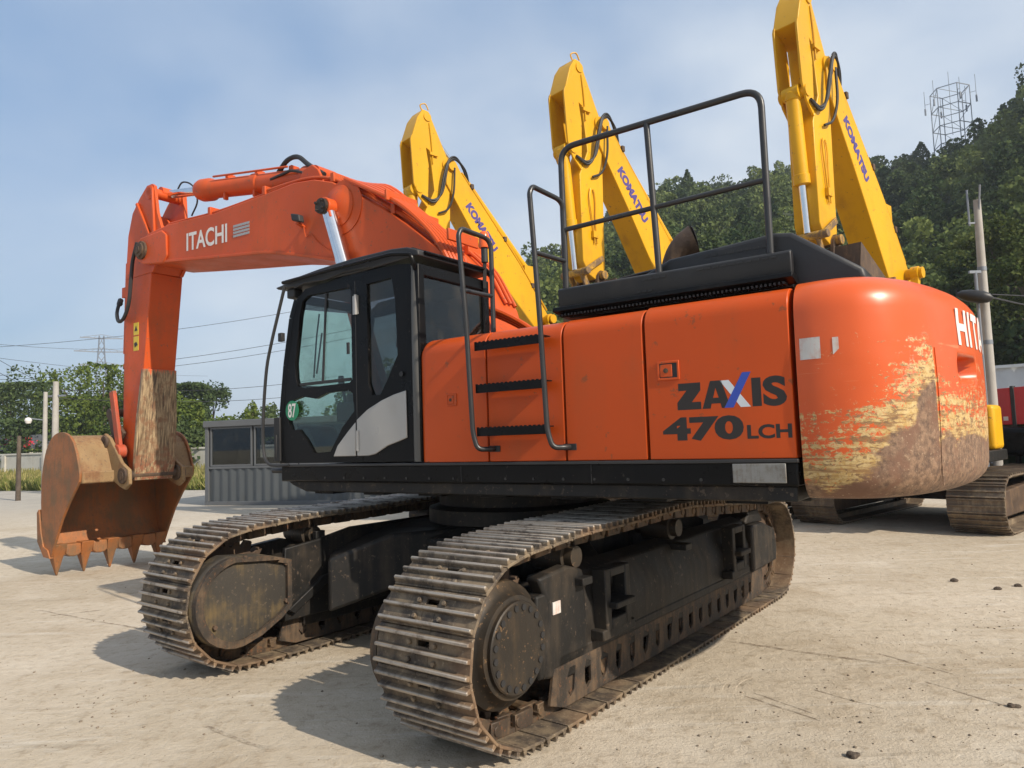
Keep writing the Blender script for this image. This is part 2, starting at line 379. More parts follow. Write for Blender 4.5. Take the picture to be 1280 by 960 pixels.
# ------------------------------------------------------------------ mesh helpers
class MB:
    def __init__(s): s.v = []; s.f = []
    def add(s, vs, fs):
        o = len(s.v); s.v += [tuple(v) for v in vs]; s.f += [tuple(i + o for i in f) for f in fs]; return s
    def box(s, lo, hi):
        (a, b, c), (d, e, f) = lo, hi
        return s.add([(a, b, c), (d, b, c), (d, e, c), (a, e, c), (a, b, f), (d, b, f), (d, e, f), (a, e, f)],
                     [(0, 3, 2, 1), (4, 5, 6, 7), (0, 1, 5, 4), (1, 2, 6, 5), (2, 3, 7, 6), (3, 0, 4, 7)])
    def bar(s, p, q, w, h, upv=(0, 0, 1)):
        p, q = Vector(p), Vector(q); d = (q - p).normalized(); u = Vector(upv)
        x = d.cross(u)
        if x.length < 1e-4: x = d.cross(Vector((1, 0, 0)))
        x.normalize(); y = x.cross(d)
        vs = [e + x * (sx * w / 2) + y * (sy * h / 2) for e in (p, q) for sx, sy in ((-1, -1), (1, -1), (1, 1), (-1, 1))]
        return s.add(vs, [(0, 1, 2, 3), (7, 6, 5, 4), (0, 4, 5, 1), (1, 5, 6, 2), (2, 6, 7, 3), (3, 7, 4, 0)])
    def prism(s, pts, y0, y1, plane='xz'):
        n = len(pts)
        if plane == 'xz': g = lambda p, y: (p[0], y, p[1])
        elif plane == 'yz': g = lambda p, y: (y, p[0], p[1])
        else: g = lambda p, y: (p[0], p[1], y)
        vs = [g(p, y0) for p in pts] + [g(p, y1) for p in pts]
        return s.add(vs, [tuple(range(n)), tuple(range(2 * n - 1, n - 1, -1))] + [(i, i + n, (i + 1) % n + n, (i + 1) % n) for i in range(n)])
    def holed(s, outer, holes, y0, y1, plane='xz'):
        loops = [outer] + holes
        tri = tessellate_polygon([[Vector((p[0], p[1], 0)) for p in l] for l in loops])
        flatp = [p for l in loops for p in l]; n = len(flatp)
        g = (lambda p, y: (p[0], y, p[1])) if plane == 'xz' else (lambda p, y: (y, p[0], p[1]))
        vs = [g(p, y0) for p in flatp] + [g(p, y1) for p in flatp]
        fs = [tuple(t) for t in tri] + [tuple(i + n for i in reversed(t)) for t in tri]
        o = 0
        for l in loops:
            for i in range(len(l)):
                a, b = o + i, o + (i + 1) % len(l); fs.append((a, a + n, b + n, b))
            o += len(l)
        return s.add(vs, fs)
    def tube(s, path, r, seg=10, closed=False, rs=None):
        P = [Vector(p) for p in path]; n = len(P)
        rings = []; prev = None
        for i in range(n):
            d = (P[min(i + 1, n - 1)] - P[max(i - 1, 0)])
            if d.length < 1e-9: d = Vector((0, 0, 1))
            d.normalize()
            if prev is None:
                x = d.cross(Vector((0, 0, 1)))
                if x.length < 1e-3: x = d.cross(Vector((1, 0, 0)))
            else:
                x = prev - d * prev.dot(d)
            x.normalize(); prev = x; y = d.cross(x)
            rr = rs[i] if rs else r
            rings.append([P[i] + (x * math.cos(2 * math.pi * j / seg) + y * math.sin(2 * math.pi * j / seg)) * rr for j in range(seg)])
        vs = [v for rg in rings for v in rg]
        fs = []
        for i in range(n - 1):
            for j in range(seg):
                a = i * seg + j; b = i * seg + (j + 1) % seg
                fs.append((a, b, b + seg, a + seg))
        fs += [tuple(range(seg - 1, -1, -1)), tuple(range((n - 1) * seg, n * seg))]
        return s.add(vs, fs)
    def cyl(s, p, q, r, seg=20, r2=None):
        return s.tube([p, q], r, seg, rs=[r, r if r2 is None else r2])
    def lathe(s, prof, p, axis, seg=28):
        """prof: (distance along axis, radius)"""
        a = Vector(axis).normalized(); p = Vector(p)
        return s.tube([p + a * d for d, r in prof], 0, seg, rs=[r for d, r in prof])
    def build(s, name, mat, parent=None, bevel=0, ang=35, seg=2, recalc=True):
        me = bpy.data.meshes.new(name); me.from_pydata(s.v, [], s.f)
        if recalc:
            bm = bmesh.new(); bm.from_mesh(me); bmesh.ops.recalc_face_normals(bm, faces=bm.faces); bm.to_mesh(me); bm.free()
        me.materials.append(mat)
        for p in me.polygons: p.use_smooth = True
        me.set_sharp_from_angle(angle=rad(ang))
        o = bpy.data.objects.new(name, me); col.objects.link(o)
        if parent: o.parent = parent
        if bevel:
            bv = o.modifiers.new('bevel', 'BEVEL'); bv.width = bevel; bv.segments = seg; bv.limit_method = 'ANGLE'; bv.angle_limit = rad(40)
            bv.harden_normals = False
        return o
def lathe_faces_fix(): pass
def smooth_path(pts, r=.08, n=5):
    """round the corners of a polyline"""
    P = [Vector(p) for p in pts]; out = [P[0]]
    for i in range(1, len(P) - 1):
        a, b, c = P[i - 1], P[i], P[i + 1]
        ra = min(r, (b - a).length * .45, (c - b).length * .45)
        s_ = b + (a - b).normalized() * ra; e = b + (c - b).normalized() * ra
        for j in range(n + 1):
            t = j / n
            out.append(s_ * (1 - t) ** 2 + b * 2 * t * (1 - t) + e * t * t)
    out.append(P[-1]); return out
def spline(pts, n=8):
    P = [Vector(p) for p in pts]; Q = [P[0] * 2 - P[1]] + P + [P[-1] * 2 - P[-2]]; out = []
    for i in range(1, len(Q) - 2):
        for j in range(n):
            t = j / n; a, b, c, d = Q[i - 1], Q[i], Q[i + 1], Q[i + 2]
            out.append(.5 * ((2 * b) + (c - a) * t + (2 * a - 5 * b + 4 * c - d) * t * t + (3 * b - a - 3 * c + d) * t ** 3))
    out.append(P[-1]); return out
def empty(name, loc=(0, 0, 0), rz=0):
    o = bpy.data.objects.new(name, None); col.objects.link(o); o.location = loc; o.rotation_euler = (0, 0, rz); o.empty_display_size = .3
    return o
def tag(o, label, cat, group=None, kind=None):
    o['label'] = label; o['category'] = cat
    if group: o['group'] = group
    if kind: o['kind'] = kind
    return o
def structure(o): o['kind'] = 'structure'; return o
def text_mesh(body, origin, ux, uy, w, h, mat, parent, name='lettering', bold=.02, depth=.004, spacing=1.0, shear=0):
    cu = bpy.data.curves.new(name, 'FONT'); cu.body = body; cu.size = 1; cu.offset = bold; cu.space_character = spacing; cu.shear = shear
    cu.resolution_u = 4
    to = bpy.data.objects.new(name, cu); col.objects.link(to)
    bpy.context.view_layer.update()
    me = bpy.data.meshes.new_from_object(to.evaluated_get(bpy.context.evaluated_depsgraph_get()))
    col.objects.unlink(to); bpy.data.objects.remove(to)
    vs = np.array([v.co[:] for v in me.vertices]); lo = vs.min(0); hi = vs.max(0)
    ux, uy = Vector(ux).normalized(), Vector(uy).normalized(); n = ux.cross(uy); o = Vector(origin)
    F = [tuple(p.vertices) for p in me.polygons]
    P = [o + ux * ((v[0] - lo[0]) / (hi[0] - lo[0]) * w) + uy * ((v[1] - lo[1]) / (hi[1] - lo[1]) * h) + n * depth for v in vs]
    me2 = bpy.data.meshes.new(name); me2.from_pydata([tuple(p) for p in P], [], F); me2.materials.append(mat)
    ob = bpy.data.objects.new(name, me2); col.objects.link(ob); ob.parent = parent
    return ob
def copy_tree(o, parent=None):
    c = o.copy(); col.objects.link(c)
    c.parent = parent
    for ch in list(o.children): copy_tree(ch, c)
    return c
def mesh_np(name, V, F, mat, parent=None, tone=None, smooth=False):
    """V (n,3) floats, F (m,4) ints"""
    me = bpy.data.meshes.new(name)
    me.vertices.add(len(V)); me.vertices.foreach_set('co', V.astype(np.float32).ravel())
    me.loops.add(F.size); me.loops.foreach_set('vertex_index', F.astype(np.int32).ravel())
    me.polygons.add(len(F)); me.polygons.foreach_set('loop_start', np.arange(0, F.size, F.shape[1], dtype=np.int32))
    if tone is not None:
        a = me.attributes.new('tone', 'FLOAT', 'FACE'); a.data.foreach_set('value', tone.astype(np.float32))
    me.update(calc_edges=True)
    me.materials.append(mat)
    o = bpy.data.objects.new(name, me); col.objects.link(o)
    if parent: o.parent = parent
    return o
def leaves(centers, size, rng, aspect=1.0, flatz=0.0):
    """one bent quad per centre, random attitude"""
    n = len(centers)
    a = rng.normal(size=(n, 3)); a[:, 2] *= (1 - flatz); a /= np.linalg.norm(a, axis=1)[:, None] + 1e-9
    b = rng.normal(size=(n, 3)); b -= a * (a * b).sum(1)[:, None]; b /= np.linalg.norm(b, axis=1)[:, None] + 1e-9
    s_ = (size * rng.uniform(.55, 1.25, n))[:, None]
    a = a * s_ * aspect; b = b * s_
    V = np.stack([centers - a * .5, centers + b * .38, centers + a * .5, centers - b * .38], 1).reshape(-1, 3)
    F = np.arange(4 * n).reshape(-1, 4)
    return V, F

# =================================================================== SETTING
def az_of(px): return math.atan((px - 640) / F_PX)
# ridge line of the hill: azimuth (deg right of the view axis) -> elevation of its skyline in deg
def elev(px, py):
    r = fw + rt * ((px - 640) / F_PX) - up * ((py - 480) / F_PX)
    return math.degrees(math.atan2(r.x, r.y)), math.degrees(math.atan2(r.z, math.hypot(r.x, r.y)))
SKYLINE = [(440, 520), (520, 468), (580, 415), (650, 335), (700, 302), (760, 268), (800, 240), (840, 218), (890, 222), (940, 216), (1000, 207), (1060, 204), (1100, 192), (1150, 182), (1190, 170), (1225, 158), (1250, 134), (1285, 108)]
RIDGE = [(-60, 0), (-20, 0)] + [elev(*q) for q in SKYLINE] + [(42, 28), (70, 27)]
ra_ = np.array([r[0] for r in RIDGE], float); re_ = np.array([r[1] for r in RIDGE], float)
RD = 165.0
def hill_h(x, y):
    d = np.hypot(x, y); az = np.degrees(np.arctan2(x, y))
    H = np.tan(np.radians(np.interp(az, ra_, re_))) * RD + 1.75
    H = np.maximum(H - 6.2, 0)
    t = np.clip((d - 38) / (RD - 38), 0, 1)
    z = H * (t ** .92)
    z = np.where(d > RD, H * np.clip(1 - (d - RD) / 160, 0, 1), z)
    bumpy = 1.6 * np.sin(x * .11 + 1) * np.cos(y * .09) + 1.0 * np.sin(x * .23 + y * .17)
    return z + np.where(z > 1, bumpy * np.clip(z / 8, 0, 1) * .9, 0) - .05
azs = np.radians(np.linspace(-25, 62, 90)); ds = np.concatenate([np.linspace(36, RD + 5, 60), np.linspace(RD + 10, 325, 16)])
A, D = np.meshgrid(azs, ds, indexing='ij'); X, Y = D * np.sin(A), D * np.cos(A)
V = np.stack([X, Y, hill_h(X, Y)], -1).reshape(-1, 3)
na, nd = len(azs), len(ds)
idx = np.arange(na * nd).reshape(na, nd)
Fq = np.stack([idx[:-1, :-1], idx[:-1, 1:], idx[1:, 1:], idx[1:, :-1]], -1).reshape(-1, 4)
hill = mesh_np('hill', V, Fq, M['hillsoil']); structure(hill)
for p in hill.data.polygons: p.use_smooth = True

g = MB(); g.add([(-900, -300, 0), (900, -300, 0), (900, 900, 0), (-900, 900, 0)], [(0, 1, 2, 3)])
structure(g.build('ground', M['ground']))
# grassy verge beyond the yard (left)
v_ = MB(); v_.add([(-95, 64, .004), (-27.5, 37.0, .004), (-14.2, 31.2, .004), (-9, 29.2, .004), (-9, 70, .004), (-95, 130, .004)], [(0, 1, 2, 3, 4, 5)])
structure(v_.build('verge', M['hillsoil']))

def pt(px, py, d):
    """a place in the world seen at a pixel of the 1280x960 photograph, d metres away on the ground"""
    r = fw + rt * ((px - 640) / F_PX) - up * ((py - 480) / F_PX)
    r = r / math.hypot(r.x, r.y)
    return Vector((0, 0, CAM_H)) + r * d
# hillside forest
def forest():
    rng = np.random.default_rng(5); tb = pt(1192, 178, 160)
    pts = []
    az = rng.uniform(-12, 42, 16000); d = np.sqrt(rng.uniform(42 ** 2, 176 ** 2, 16000))
    cell = {}
    for a, dd in zip(az, d):
        x, y = dd * math.sin(rad(a)), dd * math.cos(rad(a))
        if float(hill_h(np.array(x), np.array(y))) < 1.0: continue
        if math.hypot(x - tb.x, y - tb.y) < 5: continue
        sp = 2.9 + .008 * dd
        k = (int(x // 4.2), int(y // 4.2)); ok = True
        for i in (-1, 0, 1):
            for j in (-1, 0, 1):
                for q in cell.get((k[0] + i, k[1] + j), ()):
                    if (q[0] - x) ** 2 + (q[1] - y) ** 2 < sp * sp: ok = False
        if ok: cell.setdefault(k, []).append((x, y)); pts.append((x, y))
    Vs, Fs, Ts = [], [], []; off = 0
    for (x, y) in pts:
        z = float(hill_h(np.array(x), np.array(y))); dd = math.hypot(x, y)
        R_ = rng.uniform(1.6, 3.1); hgt = rng.uniform(4.2, 7.4); conif = rng.random() < .08
        tone0 = rng.uniform(.0, 1.0) ** 1.3
        if conif: tone0 *= .25
        n = int(np.clip(1300 * 60 / dd, 430, 1500)); ls = .26 + .0024 * dd
        nb = rng.integers(5, 9); C = []
        bl = rng.normal(size=(nb, 3)) * np.array([R_ * .52, R_ * .52, hgt * .17]); br = rng.uniform(.35, .62, nb) * R_
        which = rng.integers(0, nb, n)
        dirs = rng.normal(size=(n, 3)); dirs /= np.linalg.norm(dirs, axis=1)[:, None]
        rr = rng.uniform(.70, 1.05, n)
        P = bl[which] + dirs * (br[which] * rr)[:, None] * np.array([1, 1, .85])
        if conif:
            t = rng.random(n) ** .7; ang = rng.uniform(0, 6.28, n); r_ = R_ * .85 * (t * 1.0 + .05) * rng.uniform(.55, 1.05, n)
            P = np.stack([r_ * np.cos(ang), r_ * np.sin(ang), (1 - t) * hgt * .8 - .2 * hgt], 1)
        P = P + np.array([x, y, z + hgt * .55])
        Vv, Ff = leaves(P, ls, rng)
        tn = np.clip(tone0 + rng.normal(0, .14, n) + .12 * (br[which] / R_ - .5), 0, 1)
        Vs.append(Vv); Fs.append(Ff + off); Ts.append(tn); off += len(Vv)
    V = np.concatenate(Vs); F = np.concatenate(Fs); T = np.concatenate(Ts)
    o = mesh_np('hillside_forest', V, F, M['leaf_hill'], tone=T)
    tag(o, 'dense green wood covering the hillside behind the yellow machines', 'forest', kind='stuff')
forest()

def make_tree(x, y, h, R_, mat, label, group, seed, z0=0.0, n=5200, ls=.20, low=.28, cat='tree', name='broadleaf_tree'):
    rng = np.random.default_rng(seed); t = empty(name, (x, y, z0))
    tag(t, label, cat, group)
    tr = MB(); lean = rng.normal(0, .25, 2)
    tp = [(0, 0, -.1), (lean[0] * .3, lean[1] * .3, h * .25), (lean[0], lean[1], h * .62), (lean[0] * 1.3, lean[1] * 1.3, h * .9)]
    tr.tube(spline(tp, 4), 0, 8, rs=list(np.linspace(.035 * h * .6, .02, 13)))
    nb = int(rng.integers(9, 14)); bl = []
    for i in range(nb):
        a = i * 2.4 + rng.uniform(-.4, .4); zf = rng.uniform(low + .1, .88); rr = R_ * rng.uniform(.25, .8) * (1 - .55 * abs(zf - .5) * 1.3)
        c = np.array([rr * math.cos(a), rr * math.sin(a), zf * h]); bl.append(c)
        zb = h * zf * .72
        tr.tube([(lean[0] * zf, lean[1] * zf, zb), tuple(c * np.array([.5, .5, 1]) + np.array([0, 0, -.12 * h * .3])), tuple(c)], 0, 5, rs=[.012 * h * .6, .008 * h * .6, .01])
    bl.append(np.array([lean[0], lean[1], h * .92])); bl = np.array(bl)
    br = rng.uniform(.26, .46, len(bl)) * R_
    w = br ** 2; which = rng.choice(len(bl), n, p=w / w.sum())
    dirs = rng.normal(size=(n, 3)); dirs /= np.linalg.norm(dirs, axis=1)[:, None]
    P = bl[which] + dirs * (br[which] * rng.uniform(.45, 1.12, n) ** .8)[:, None] * np.array([1, 1, .8])
    P += .12 * R_ * np.sin(P * 2.3 + seed)
    Vv, Ff = leaves(P, ls, rng)
    tn = np.clip(rng.uniform(.15, .6) + rng.normal(0, .16, n) + rng.uniform(-.12, .12, len(bl))[which], 0, 1)
    tr.build('trunk', M['bark'], t)
    mesh_np('crown', Vv, Ff, mat, t, tone=tn)
    return t
def top_tree(px, py, d, R_, mat, label, seed, **k):
    p = pt(px, py, d)
    return make_tree(p.x, p.y, p.z * .99, R_, mat, label, k.pop('group', 'trees behind the left wall'), seed, **k)
LT = [
 (18, 480, 52, 3.6, 'leaf_dark', 'dark bushy tree at the far left edge behind the pale wall'),
 (48, 472, 60, 3.6, 'leaf_dark', 'tall dark tree rising behind the two concrete poles'),
 (92, 462, 55, 3.2, 'leaf_left', 'bright green tree just right of the thicker concrete pole'),
 (128, 462, 50, 3.4, 'leaf_left', 'big bright green tree under the power pylon, tallest left of the digger arm'),
 (168, 478, 58, 3.6, 'leaf_left', 'green tree mostly hidden behind the orange digger arm'),
 (212, 492, 52, 3.0, 'leaf_left', 'low light green tree beside the right edge of the scraped arm'),
 (238, 472, 66, 2.5, 'leaf_dark', 'slender blue green tree standing above its neighbours right of the arm'),
 (268, 480, 70, 2.9, 'leaf_dark', 'rounded dark tree, right one of the tall pair right of the arm'),
 (300, 508, 56, 3.0, 'leaf_left', 'low yellow green tree above the roof of the grey site cabin'),
 (335, 515, 62, 3.2, 'leaf_dark', 'low tree seen between the cab guard rail and the cabin roof'),
 (375, 512, 60, 3.2, 'leaf_left', 'tree seen only through the cab door glass'),
 (240, 530, 46, 2.6, 'leaf_dark', 'dark shrubby tree at the left corner of the grey site cabin'),
 (70, 520, 50, 2.6, 'leaf_dark', 'low dark tree in the shade behind the wall by the poles'),
 (15, 530, 48, 2.6, 'leaf_dark', 'low dark shrubby tree at the left edge under taller trees'),
]
for i, (px, py, d, R_, mt_, lb) in enumerate(LT):
    if px < 150: d, R_ = d + 14, R_ * 1.25      # behind the boundary wall
    top_tree(px, py, d, R_, M[mt_], lb, 100 + i, n=7500, ls=.26, low=.02)
for i, (px, py, d, R_, lb) in enumerate([(1250, 270, 44, 2.5, 'olive green tree on the lower slope right of the concrete pole'),
                                     (1278, 300, 40, 2.2, 'olive tree at the right edge above the white fence'),
                                     (1190, 318, 48, 2.2, 'small olive tree just left of the concrete pole on the slope')]):
    p = pt(px, py, d); zg = float(hill_h(np.array(p.x), np.array(p.y)))
    make_tree(p.x, p.y, max(3.5, p.z - zg), R_, M['leaf_right'], lb, 'olive trees at the foot of the hill', 300 + i, z0=zg, n=7000, ls=.22, low=.05)

# dry grass along the verge
def grass():
    rng = np.random.default_rng(3); n = 26000
    t = rng.random(n) ** .8; u = rng.random(n) ** 1.6
    a = np.array([-60, 50.2]); b = np.array([-9.5, 29.4])
    base = a + (b - a) * t[:, None] + np.array([.35, .93]) * (u * 8)[:, None]
    h = rng.uniform(.15, .5, n) + .55 * u
    ang = rng.uniform(0, 3.14, n); w = rng.uniform(.03, .07, n)
    dx = np.stack([np.cos(ang) * w, np.sin(ang) * w, np.zeros(n)], 1); top = np.stack([rng.normal(0, .12, n), rng.normal(0, .12, n), h], 1)
    B = np.concatenate([base, np.zeros((n, 1))], 1)
    V = np.stack([B - dx, B + dx, B + top + dx * .3, B + top - dx * .3], 1).reshape(-1, 3)
    tone = np.clip(rng.normal(.5, .25, n) - .35 * (u < .25), 0, 1)
    o = mesh_np('grass', V, np.arange(4 * n).reshape(-1, 4), M['grass'], tone=tone)
    tag(o, 'dry yellow green grass strip in front of the pale wall', 'grass', kind='stuff')
grass()

# ------------------------------------------------------------------ far pieces on the left
wl_ = empty('boundary_wall', (-25, 44, 0), rad(-22)); tag(wl_, 'pale rendered boundary wall behind the grass at the left', 'wall')
b = MB(); b.box((-30, -.12, 0), (14, .12, 1.75)); b.build('wall_panel', M['wall'], wl_)
b = MB(); b.box((-30, -.17, 1.75), (14, .17, 1.87)); b.build('coping', M['wall'], wl_, bevel=.02)
for i in range(12):
    b = MB(); b.box((-29 + i * 3.9, -.22, 0), (-28.65 + i * 3.9, -.121, 1.75)); b.build('pier', M['wall'], wl_)

def pole(px, pyt, d, r, name, label, mat, arms=True, group=None, ztop=None):
    p = pt(px, pyt, d); o = empty(name, (p.x, p.y, 0)); tag(o, label, 'pole', group)
    b = MB(); b.tube([(0, 0, -.1), (0, 0, p.z)], 0, 14, rs=[r * 1.35, r]); b.build('shaft', mat, o)
    return o, p.z
o, h = pole(70, 477, 39, .12, 'concrete_pole', 'thicker pale concrete pole, right one of the pair left of the digger bucket', M['concrete_pole'])
b = MB(); b.box((-.45, -.05, h - .7), (.45, .05, h - .62)); b.build('crossarm', M['lattice'], o)
o, h = pole(57, 490, 39, .085, 'lamp_pole', 'thin pole with a white lamp, left one of the pair left of the bucket', M['concrete_pole'])
b = MB(); b.bar((0, 0, h * .72), (-.55, -.2, h * .74), .05, .05); b.build('bracket', M['lattice'], o)
b = MB(); b.lathe([(-.15, .02), (-.13, .10), (0, .15), (.1, .12), (.14, .02)], (-.62, -.22, h * .72), (0, 0, 1), 14); b.build('lamp_head', M['white'], o)
o, h = pole(24, 545, 34, .07, 'sapling_post', 'thin dark post standing in the grass at the far left', M['bark'])

bs = empty('flowering_bush', tuple(Vector(pt(24, 560, 61)) * Vector((1, 1, 0)))); tag(bs, 'bush with crimson red flowers above the left wall', 'bush')
rngb = np.random.default_rng(8)
for nm, mt_, cnt, s_, hc in (('leaves', 'leaf_left', 420, .18, 2.0), ('flowers', 'flower', 150, .19, 2.6)):
    P = rngb.normal(size=(cnt, 3)) * (np.array([.6, .5, .38]) if nm == 'leaves' else np.array([.24, .2, .20])) + np.array([0, 0, hc])
    if nm == 'flowers': P[:, 0] += np.where(rngb.random(cnt) < .5, -1.0, 1.0) * .62
    Vv, Ff = leaves(P, s_, rngb); mesh_np(nm, Vv, Ff, M[mt_], bs, tone=rngb.random(cnt))['kind'] = 'stuff'
b = MB(); b.cyl((0, 0, 0), (0, 0, 1.8), .05, 8); b.build('stem', M['bark'], bs)

bd = empty('shed', tuple(Vector(pt(4, 575, 64)) * Vector((1, 1, 0))), rad(-15)); tag(bd, 'low dark roofed shed behind the wall at the far left', 'shed')
b = MB(); b.box((-4, -2, 0), (3.2, 2, 2.1)); b.build('wall', M['wall'], bd)
b = MB(); b.prism([(-2.3, 2.1), (2.3, 2.1), (0, 3.2)], -4.2, 3.4, 'yz'); b.build('roof', M['beton_far'], bd)

# power pylon, far
def pylon():
    p = pt(127, 420, 330); o = empty('power_pylon', (p.x, p.y, 0), rad(30)); tag(o, 'steel lattice power pylon far away above the left trees', 'pylon')
    H = p.z; b = MB()
    def hw(z): return .8 + (1 - z / H) ** 1.3 * 4.2
    lv = np.linspace(0, H, 13)
    for sx in (-1, 1):
        for sy in (-1, 1):
            for a_, c_ in zip(lv[:-1], lv[1:]): b.bar((sx * hw(a_), sy * hw(a_), a_), (sx * hw(c_), sy * hw(c_), c_), .34, .34)
    for a_, c_ in zip(lv[:-1], lv[1:]):
        for s_ in (-1, 1):
            b.bar((-hw(a_), s_ * hw(a_), a_), (hw(c_), s_ * hw(c_), c_), .14, .14); b.bar((hw(a_), s_ * hw(a_), a_), (-hw(c_), s_ * hw(c_), c_), .14, .14)
            b.bar((s_ * hw(a_), -hw(a_), a_), (s_ * hw(c_), hw(c_), c_), .14, .14)
    b.build('lattice_mast', M['lattice'], o)
    for z_, L_ in ((H - 1.0, 7.5), (H - 6.5, 9.5), (H - 12, 8)):
        a = MB()
        for s_ in (-1, 1):
            a.bar((0, 0, z_), (s_ * L_, 0, z_ + .2), .42, .42); a.bar((0, 0, z_ + 1.6), (s_ * L_, 0, z_ + .2), .2, .2)
            for q in (.4, .7): a.bar((s_ * L_ * q, 0, z_), (s_ * L_ * (q - .15), 0, z_ + 1.5 * (1.1 - q)), .12, .12)
        a.build('crossarm', M['lattice'], o)
pylon()

# overhead wires
def wire(p, q, sag, r, label):
    P = [p.lerp(q, i / 16) + Vector((0, 0, -sag * 4 * (i / 16) * (1 - i / 16))) for i in range(17)]
    o = MB().tube(P, r, 5).build('overhead_wire', M['wire'])
    tag(o, label, 'wire', 'overhead wires at the left')
wire(pt(-60, 437, 120), pt(640, 330, 95), 2.0, .030, 'topmost overhead wire crossing behind the digger arm')
wire(pt(-60, 472, 110), pt(640, 362, 90), 2.2, .030, 'overhead wire passing just under the topmost one behind the arm')
wire(pt(-60, 476, 108), pt(640, 372, 90), 2.4, .028, 'overhead wire close below the second one behind the arm')
wire(pt(-60, 425, 150), pt(200, 432, 300), 1.5, .040, 'faint wire running from the left edge to the top arm of the pylon')
wire(pt(-60, 440, 150), pt(260, 470, 300), 1.0, .040, 'faint wire falling to the right below the pylon arms')
wire(pt(-80, 400, 60), pt(110, 505, 70), .4, .018, 'steep wire dropping from the left edge to the trees, upper of three')
wire(pt(-80, 418, 60), pt(100, 512, 70), .4, .018, 'steep wire dropping from the left edge to the trees, middle of three')
wire(pt(-80, 436, 60), pt(80, 512, 70), .4, .018, 'steep wire dropping from the left edge to the trees, lowest of three')
wire(pt(60, 487, 40), pt(420, 470, 60), .5, .016, 'low wire running right from the concrete poles across the trees, upper')
wire(pt(60, 497, 40), pt(420, 488, 60), .5, .016, 'low wire running right from the concrete poles across the trees, lower')

# ------------------------------------------------------------------ grey site cabin
def cabin():
    A_ = Vector((-9.62, 22.5, 0)); ang = math.atan2(20.35 - 22.5, -2.24 + 9.62)
    o = empty('site_cabin', A_, ang); tag(o, 'grey flat roofed site cabin with a window band and ribbed lower walls', 'cabin')
    L_, W_, H_ = 8.3, 2.6, 2.62
    ri = MB(); n = 54; ptsf = []
    for i in range(n * 2):            # ribbed front
        x = .08 + (L_ - .16) * i / (n * 2 - 1); ptsf.append((x, -.02 if (i // 2) % 2 else .02))
    ri.prism(ptsf + [(L_ - .08, .08), (.08, .08)], .12, 1.12, 'xy'); ri.build('ribbed_panel', M['office_grey'], o)
    b = MB(); b.box((0, .09, .1), (L_, .13, 1.12)); b.build('lower_wall', M['office_grey'], o)
    b = MB(); b.box((.0, .1, .08), (.05, W_, H_ - .2)); b.box((L_ - .05, .1, .08), (L_, W_, H_ - .2)); b.box((0, W_ - .05, .08), (L_, W_, 1.0)); b.build('side_wall', M['office_grey'], o)
    b = MB()
    b.box((-.06, -.06, 0), (L_ + .06, .02, .12)); b.box((-.06, .0, 0), (.02, W_, .12))
    b.box((-.06, -.05, .121), (.06, .08, H_ - .121)); b.box((L_ - .06, -.05, .121), (L_ + .06, .08, H_ - .121)); b.box((-.06, W_ - .1, .121), (.06, W_, H_ - .121)); b.box((L_ - .06, W_ - .1, .121), (L_ + .06, W_, H_ - .121))
    b.box((.07, -.03, 1.12), (L_ - .07, .12, 1.19))
    b.build('frame', M['office_trim'], o, bevel=.008)
    b = MB(); b.box((-.1, -.1, H_ - .2), (L_ + .1, W_ + .05, H_)); b.build('roof', M['office_trim'], o, bevel=.02)
    b = MB(); b.box((.06, .3, .12), (L_ - .06, W_ - .1, .16)); b.build('floor_board', M['office_grey'], o)
    x = .12; ws = [1.52, 1.52, 1.52, 1.52, 1.52]
    for w_ in ws:
        f = MB(); f.holed([(x, 1.2), (x + w_, 1.2), (x + w_, H_ - .21), (x, H_ - .21)], [[(x + .05, 1.25), (x + w_ - .05, 1.25), (x + w_ - .05, H_ - .26), (x + .05, H_ - .26)]], -.02, .05)
        fo = f.build('window_frame', M['office_trim'], o)
        p_ = MB(); p_.box((x + .045, .01, 1.245), (x + w_ - .045, .018, H_ - .255)); p_.build('pane', M['glass_office'], fo)
        x += w_ + .07
    # desk and cupboard inside, seen through the panes
    b = MB(); b.box((.5, 1.2, .16), (2.2, 1.8, .95)); b.box((3, 1.9, .16), (4.2, 2.4, 2.0)); b.box((5.2, 1.5, .16), (6.8, 2.2, 1.0)); b.build('furniture', M['wall'], o)
    b = MB(); b.box((.05, W_ - .07, 1.0), (3.2, W_ - .06, 1.4)); b.box((.05, W_ - .07, 2.1), (L_, W_ - .06, H_ - .2)); b.box((3.2, W_ - .07, 1.0), (L_, W_ - .06, 2.1)); b.build('back_wall', M['office_grey'], o)
cabin()

